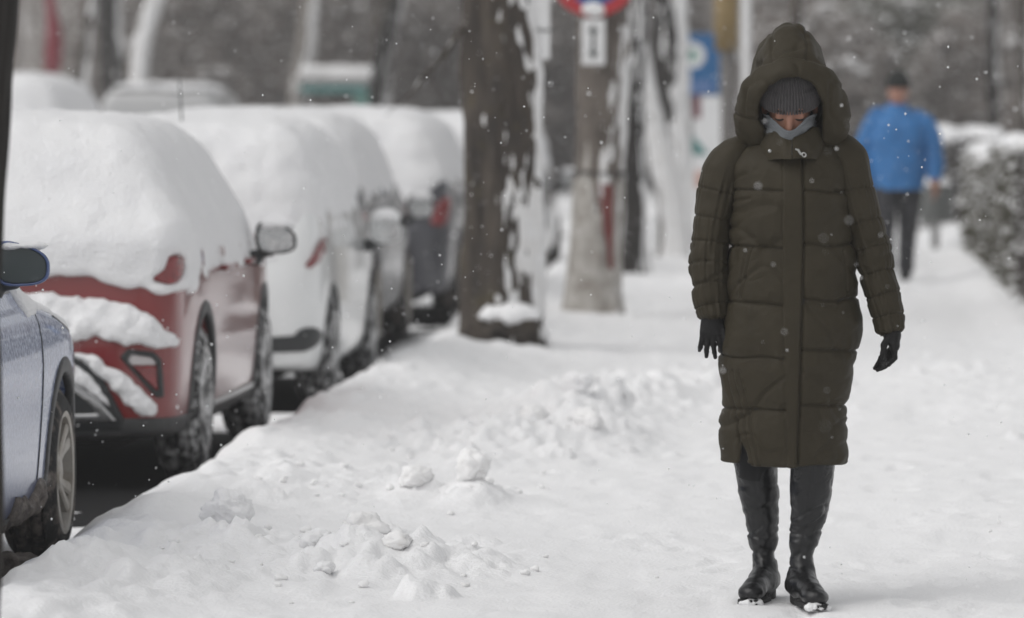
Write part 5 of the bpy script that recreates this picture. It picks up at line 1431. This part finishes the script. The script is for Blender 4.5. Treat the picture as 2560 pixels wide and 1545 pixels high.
# photo right: seen from the thumb side, fingers curled in towards the coat
fr = []
for i, (by, ln) in enumerate(((-.062, .066), (-.046, .075), (-.030, .072), (-.014, .058))):
    bx, bz = .338-.004*i, .790-.002*i
    fr.append(([(bx, by, bz), (bx+.002-.010*i, by-.004, bz-ln*.45), (bx-.018-.006*i, by-.004, bz-ln*.74), (bx-.036-.004*i, by-.002, bz-ln*.80-.004*i)], .0100))
hand(fr, [([(.334, -.050, .830), (.338, -.060, .796)], .018, .015), ([(.334, -.034, .832), (.338, -.042, .794)], .020, .016), ([(.332, -.018, .83), (.334, -.022, .796)], .017, .014)],
     ([(.322, -.056, .825), (.306, -.070, .800), (.302, -.074, .775), (.306, -.070, .757)], .0115), [(.322, -.026, .885), (.330, -.030, .83)], (.24, -.12, .69), (.40, .03, .90), 'glove', W)

# leggings between hem and boots
for p in ([(-.080, .06, .62), (-.091, .10, .38)], [(.092, -.01, .62), (.088, -.035, .38)]):
    G, L, t = sweep([p[0], (np.array(p[0])+np.array(p[1]))/2, p[1]], [.074, .064, .054], [.076, .068, .058], 20, 40)
    ob('legging', loft(G), M['leggings'], W)

# boots
def boot(cx, yoff, toe, seed):
    """cx: list (z, centre x, half width); toe: sideways turn of the foot"""
    def f(X, Y, Z):
        c = ci(Z, [(q[0], q[1]) for q in cx]); r = ci(Z, [(q[0], q[2]) for q in cx])
        cy_ = yoff+.045+.0*Z+ci(Z, [(0, .0), (.12, .0), (.25, .018), (.44, .004)])
        sh = np.sqrt((X-c)**2+((Y-cy_)/1.12)**2)-r
        sh = np.maximum(np.maximum(sh, Z-.432), .05-Z)
        inner = np.maximum(np.sqrt((X-c)**2+((Y-cy_)/1.12)**2)-r+.006, .38-Z)
        sh = np.maximum(sh, -inner)
        x0 = cx[0][1]
        ft = capsule(X, Y, Z, (x0, yoff+.075, .045), (x0+toe*.15, yoff-.02, .058), .034, .040)
        ft = smin(ft, capsule(X, Y, Z, (x0+toe*.15, yoff-.02, .060), (x0+toe*.62, yoff-.115, .045), .038, .037), .03)
        ft = smin(ft, ellipsoid(X, Y, Z, (x0+toe*.86, yoff-.150, .034), (.040, .052, .030)), .02)
        ft = smax(ft, .012-Z, .010)
        return smin(sh, ft, .035)
    xs_ = [q[1] for q in cx]
    V, F = net(f, (min(xs_)-.12, yoff-.24, .0), (max(xs_)+.12, yoff+.16, .45), .0045)
    V = relax(V, F, 1, .5)
    N_ = vnormals(V, F); x_, y_, z_ = V.T
    fold = sstep(.36, .16, z_)*sstep(.07, .11, z_)
    rd = 1-np.abs(noise(x_*7, y_*7, z_*38+x_*9, seed)); D = .003*sstep(.10, .2, z_)-fold*np.maximum(rd-.45, 0)*.010
    rd2 = 1-np.abs(noise(x_*9, y_*9, z_*26-x_*12, seed+1)); D = D-np.maximum(rd2-.68, 0)/.32*.0045*sstep(.44, .30, z_)*sstep(.10, .16, z_)
    D = D+.0035*fbm(x_*16, y_*16, z_*16, 3, seed+2)
    D = D-.003*np.exp(-((x_-np.interp(z_, [q[0] for q in cx], [q[1] for q in cx])+.004)/.002)**2)*(y_ < yoff+.03)*sstep(.15, .2, z_)
    o = ob('boot', (V+N_*D[:, None], F), M['boot_leather'], W)
    x0 = cx[0][1]
    def sole(X, Y, Z):
        d = smin(capsule(X, Y, Z*0, (x0, yoff+.08, 0), (x0+toe*.1, yoff+.03, 0), .035, .035), 9, .01)
        d2 = capsule(X, Y, Z*0, (x0+toe*.3, yoff-.05, 0), (x0+toe*.9, yoff-.165, 0), .036, .038)
        mid = capsule(X, Y, Z*0, (x0, yoff+.06, 0), (x0+toe*.4, yoff-.06, 0), .030, .030)
        heel = np.maximum(d, np.abs(Z-.013)-.016); fore = np.maximum(d2, np.abs(Z-.008)-.009); shank = np.maximum(mid, np.abs(Z-.018)-.006)
        return np.minimum(np.minimum(heel, fore), shank)
    ob('sole', net(sole, (x0-.12, yoff-.24, -.01), (x0+.14, yoff+.14, .04), .004), M['boot_sole'], o)
    def sn(X, Y, Z):
        d = ellipsoid(X, Y, Z, (x0+toe*.95-.006, yoff-.190, .006), (.030, .022, .013))
        d = smin(d, ellipsoid(X, Y, Z, (x0+toe*.95+.026, yoff-.165, .004), (.018, .03, .010)), .01)
        return smax(d, -f(X, Y, Z)-.004, .006)
    Vs, Fs = net(sn, (x0-.12, yoff-.25, -.015), (x0+.14, yoff-.08, .06), .004)
    ob('snow', rough_snow(Vs, Fs, .009, 40, seed), M['snow'], o)
    return o
boot([(.0, -.062, .045), (.10, -.060, .043), (.145, -.066, .039), (.176, -.067, .044), (.302, -.078, .057), (.36, -.086, .061), (.435, -.0925, .0645)], .06, -.048, 21)
boot([(.0, .052, .045), (.10, .054, .043), (.145, .056, .038), (.176, .059, .042), (.302, .079, .059), (.36, .084, .063), (.435, .088, .067)], -.085, .052, 31)

# ---- the man in the blue jacket, farther along the pavement
M['blue_jacket'] = mat('blue_jacket', (0.024, 0.165, 0.42), 0.7, (0.02, 0.13, 0.34), 5.0, bump=0.003, bscale=30)
M['dark_trousers'] = mat('dark_trousers', (0.018, 0.018, 0.022), 0.85, (0.026, 0.026, 0.03), 9.0)
M['black_knit'] = mat('black_knit', (0.009, 0.011, 0.010), 0.95)
B = empty('person', (0.576, 47.0, -0.005)); B.scale = (1.08, 1.04, 1.01)
tag(B, 'person in a bright blue jacket and black knitted hat walking behind the hooded figure', 'person')
def man_field(X, Y, Z):
    d = ellipsoid(X, Y, Z, (0, -.02, 1.66), (.075, .095, .115))
    d = smin(d, ellipsoid(X, Y, Z, (0, -.055, 1.605), (.055, .058, .065)), .03)
    d = smin(d, capsule(X, Y, Z, (0, -.115, 1.655), (0, -.128, 1.625), .010, .014), .015)
    for s in (-1, 1):
        d = smax(d, -ellipsoid(X, Y, Z, (s*.032, -.115, 1.665), (.016, .012, .010)), .012)
        d = smin(d, ellipsoid(X, Y, Z, (s*.078, .0, 1.645), (.010, .022, .032)), .01)
    d = smin(d, capsule(X, Y, Z, (0, .02, 1.42), (0, 0, 1.56), .062), .04)
    d = smin(d, ellipsoid(X, Y, Z, (0, .02, 1.22), (.19, .12, .24)), .05)
    d = smin(d, ellipsoid(X, Y, Z, (0, .02, .95), (.17, .12, .16)), .08)
    for p in ([(-.2, .02, 1.42), (-.27, .03, 1.12), (-.26, -.05, .84)], [(.2, .02, 1.42), (.285, .03, 1.12), (.30, -.06, .87)]):
        d = smin(d, capsule(X, Y, Z, p[0], p[1], .05, .042), .05); d = smin(d, capsule(X, Y, Z, p[1], p[2], .042, .028), .02)
        s = 1 if p[2][0] > 0 else -1
        w = np.array(p[2])
        d = smin(d, capsule(X, Y, Z, w, w+np.array([0, -.01, -.075]), .032, .034), .02)
        for k in range(4):
            b0 = w+np.array([0, .028-.019*k, -.095])
            d = smin(d, np.minimum(capsule(X, Y, Z, b0, b0+np.array([-.004*s, 0, -.040]), .0100), capsule(X, Y, Z, b0+np.array([-.004*s, 0, -.040]), b0+np.array([-.022*s, 0, -.066]), .0092)), .005)
        d = smin(d, capsule(X, Y, Z, w+np.array([-.012*s, -.036, -.03]), w+np.array([-.018*s, -.052, -.085]), .012), .008)
    for p in ([(-.09, .02, .92), (-.10, -.09, .50), (-.10, -.03, .09)], [(.09, .02, .92), (.085, .05, .50), (.065, .20, .12)]):
        d = smin(d, capsule(X, Y, Z, p[0], p[1], .085, .058), .05); d = smin(d, capsule(X, Y, Z, p[1], p[2], .058, .04), .02)
    return d
ob('body', net(man_field, (-.40, -.24, .05), (.42, .32, 1.80), .011), M['skin'], B)
n, m = 90, 96
vz = np.linspace(.80, 1.545, n)[:, None]; t = (np.arange(m)*2*np.pi/m)[None]
hw = ci(vz, [(.80, .225), (.95, .232), (1.1, .228), (1.25, .232), (1.36, .215), (1.43, .165), (1.49, .105), (1.545, .078)])
hd = ci(vz, [(.80, .165), (.95, .17), (1.1, .165), (1.25, .17), (1.38, .155), (1.45, .12), (1.50, .095), (1.545, .08)])
Gj = np.stack([hw*np.cos(t), .015+hd*np.sin(t), vz+0*t], -1)
Nj = gnormals(Gj); Nj = Nj if Nj[40, 0, 0] > 0 else -Nj
Dj = .020*fbm(Gj[..., 0]*5, Gj[..., 1]*5, Gj[..., 2]*6, 3, 3)-.010*np.exp(-(Gj[..., 0]/.006)**2)*(Gj[..., 1] < 0)
jk = ob('jacket', loft(Gj+Nj*Dj[..., None]), M['blue_jacket'], B)
for p, r_ in (([(-.10, .02, 1.47), (-.17, .02, 1.42), (-.235, .025, 1.31), (-.272, .03, 1.15), (-.272, -.005, 1.0), (-.262, -.045, .86)], [.05, .075, .082, .076, .068, .056]), ([(.10, .02, 1.47), (.17, .02, 1.42), (.238, .025, 1.31), (.285, .03, 1.15), (.296, -.01, 1.0), (.302, -.055, .88)], [.05, .075, .082, .076, .068, .056])):
    G, L, tt_ = sweep(p, r_, r_, 60, 48)
    c_ = G.mean(1)[:, None]; nn = (G-c_)/np.linalg.norm(G-c_, axis=2)[..., None]
    ob('sleeve', loft(G+nn*(.020*fbm(G[..., 0]*7, G[..., 1]*7, G[..., 2]*10, 2, 8))[..., None]), M['blue_jacket'], jk)
ob('beanie', net(lambda X, Y, Z: smax(ellipsoid(X, Y, Z, (0, -.012, 1.70), (.103, .122, .142)), 1.678+.04*(Y+.1)-Z, .02), (-.11, -.14, 1.62), (.11, .12, 1.85), .009), M['black_knit'], B)
for p in ([(-.09, .02, .95), (-.10, -.04, .72), (-.10, -.09, .50), (-.10, -.06, .28), (-.10, -.03, .06)], [(.09, .02, .95), (.09, .04, .72), (.085, .06, .50), (.075, .12, .30), (.065, .19, .10)]):
    G, L, tt_ = sweep(p, [.105, .098, .080, .072, .07], [.11, .10, .085, .075, .075], 50, 40)
    ob('trouser_leg', loft(G+.006*noise(G[..., 0]*12, G[..., 1]*12, G[..., 2]*12)[..., None]), M['dark_trousers'], B)
    e_ = p[-1]
    ob('shoe', net(lambda X, Y, Z: smax(smin(capsule(X, Y, Z, (e_[0], e_[1]+.04, .05), (e_[0], e_[1]-.14, .04), .045, .042), capsule(X, Y, Z, (e_[0], e_[1]+.02, .05), (e_[0], e_[1]+.02, .10), .045), .03), -Z, .01), (e_[0]-.1, e_[1]-.24, -.01), (e_[0]+.1, e_[1]+.14, .17), .010), M['black_knit'], B)

# ------------------------------------------------------------------ falling snow and hazy air
q = np.random.default_rng(5)
n = 24000
P_ = np.stack([q.uniform(-7, 5, n), q.uniform(9.5, 50, n), q.uniform(0.0, 3.6, n)], 1)
M['flake'] = mat('flake', (0.9, 0.9, 0.9), 0.9, (0.86, 0.87, 0.88), 50.0)
tag(ob('falling_snow', blobs(P_, .0012+.0034*q.random(n)**1.6, 1.0, 3), M['flake']), kind='stuff', label='snowflakes drifting down through the whole street')

hz = box((0, 400, 0), (1, 1, 1))
def plain_box(lo, hi):
    V = np.array([(x, y, z) for z in (lo[2], hi[2]) for y in (lo[1], hi[1]) for x in (lo[0], hi[0])], float)
    return V, [(0, 2, 3, 1), (4, 5, 7, 6), (0, 1, 5, 4), (2, 6, 7, 3), (0, 4, 6, 2), (1, 3, 7, 5)]
hm = bpy.data.materials.new('haze'); hm.use_nodes = True
N, L = nodes_of(hm); N.remove(N['Principled BSDF'])
pv = N.new('ShaderNodeVolumePrincipled'); pv.inputs['Color'].default_value = (0.93, 0.93, 0.94, 1); pv.inputs['Density'].default_value = 0.0009
L.new(pv.outputs[0], [x for x in N if x.type == 'OUTPUT_MATERIAL'][0].inputs['Volume'])
tag(ob('haze', plain_box((-610, -210, -1.2), (610, 1010, 22)), hm, smooth=False), kind='stuff', label='pale air thick with fine snow')
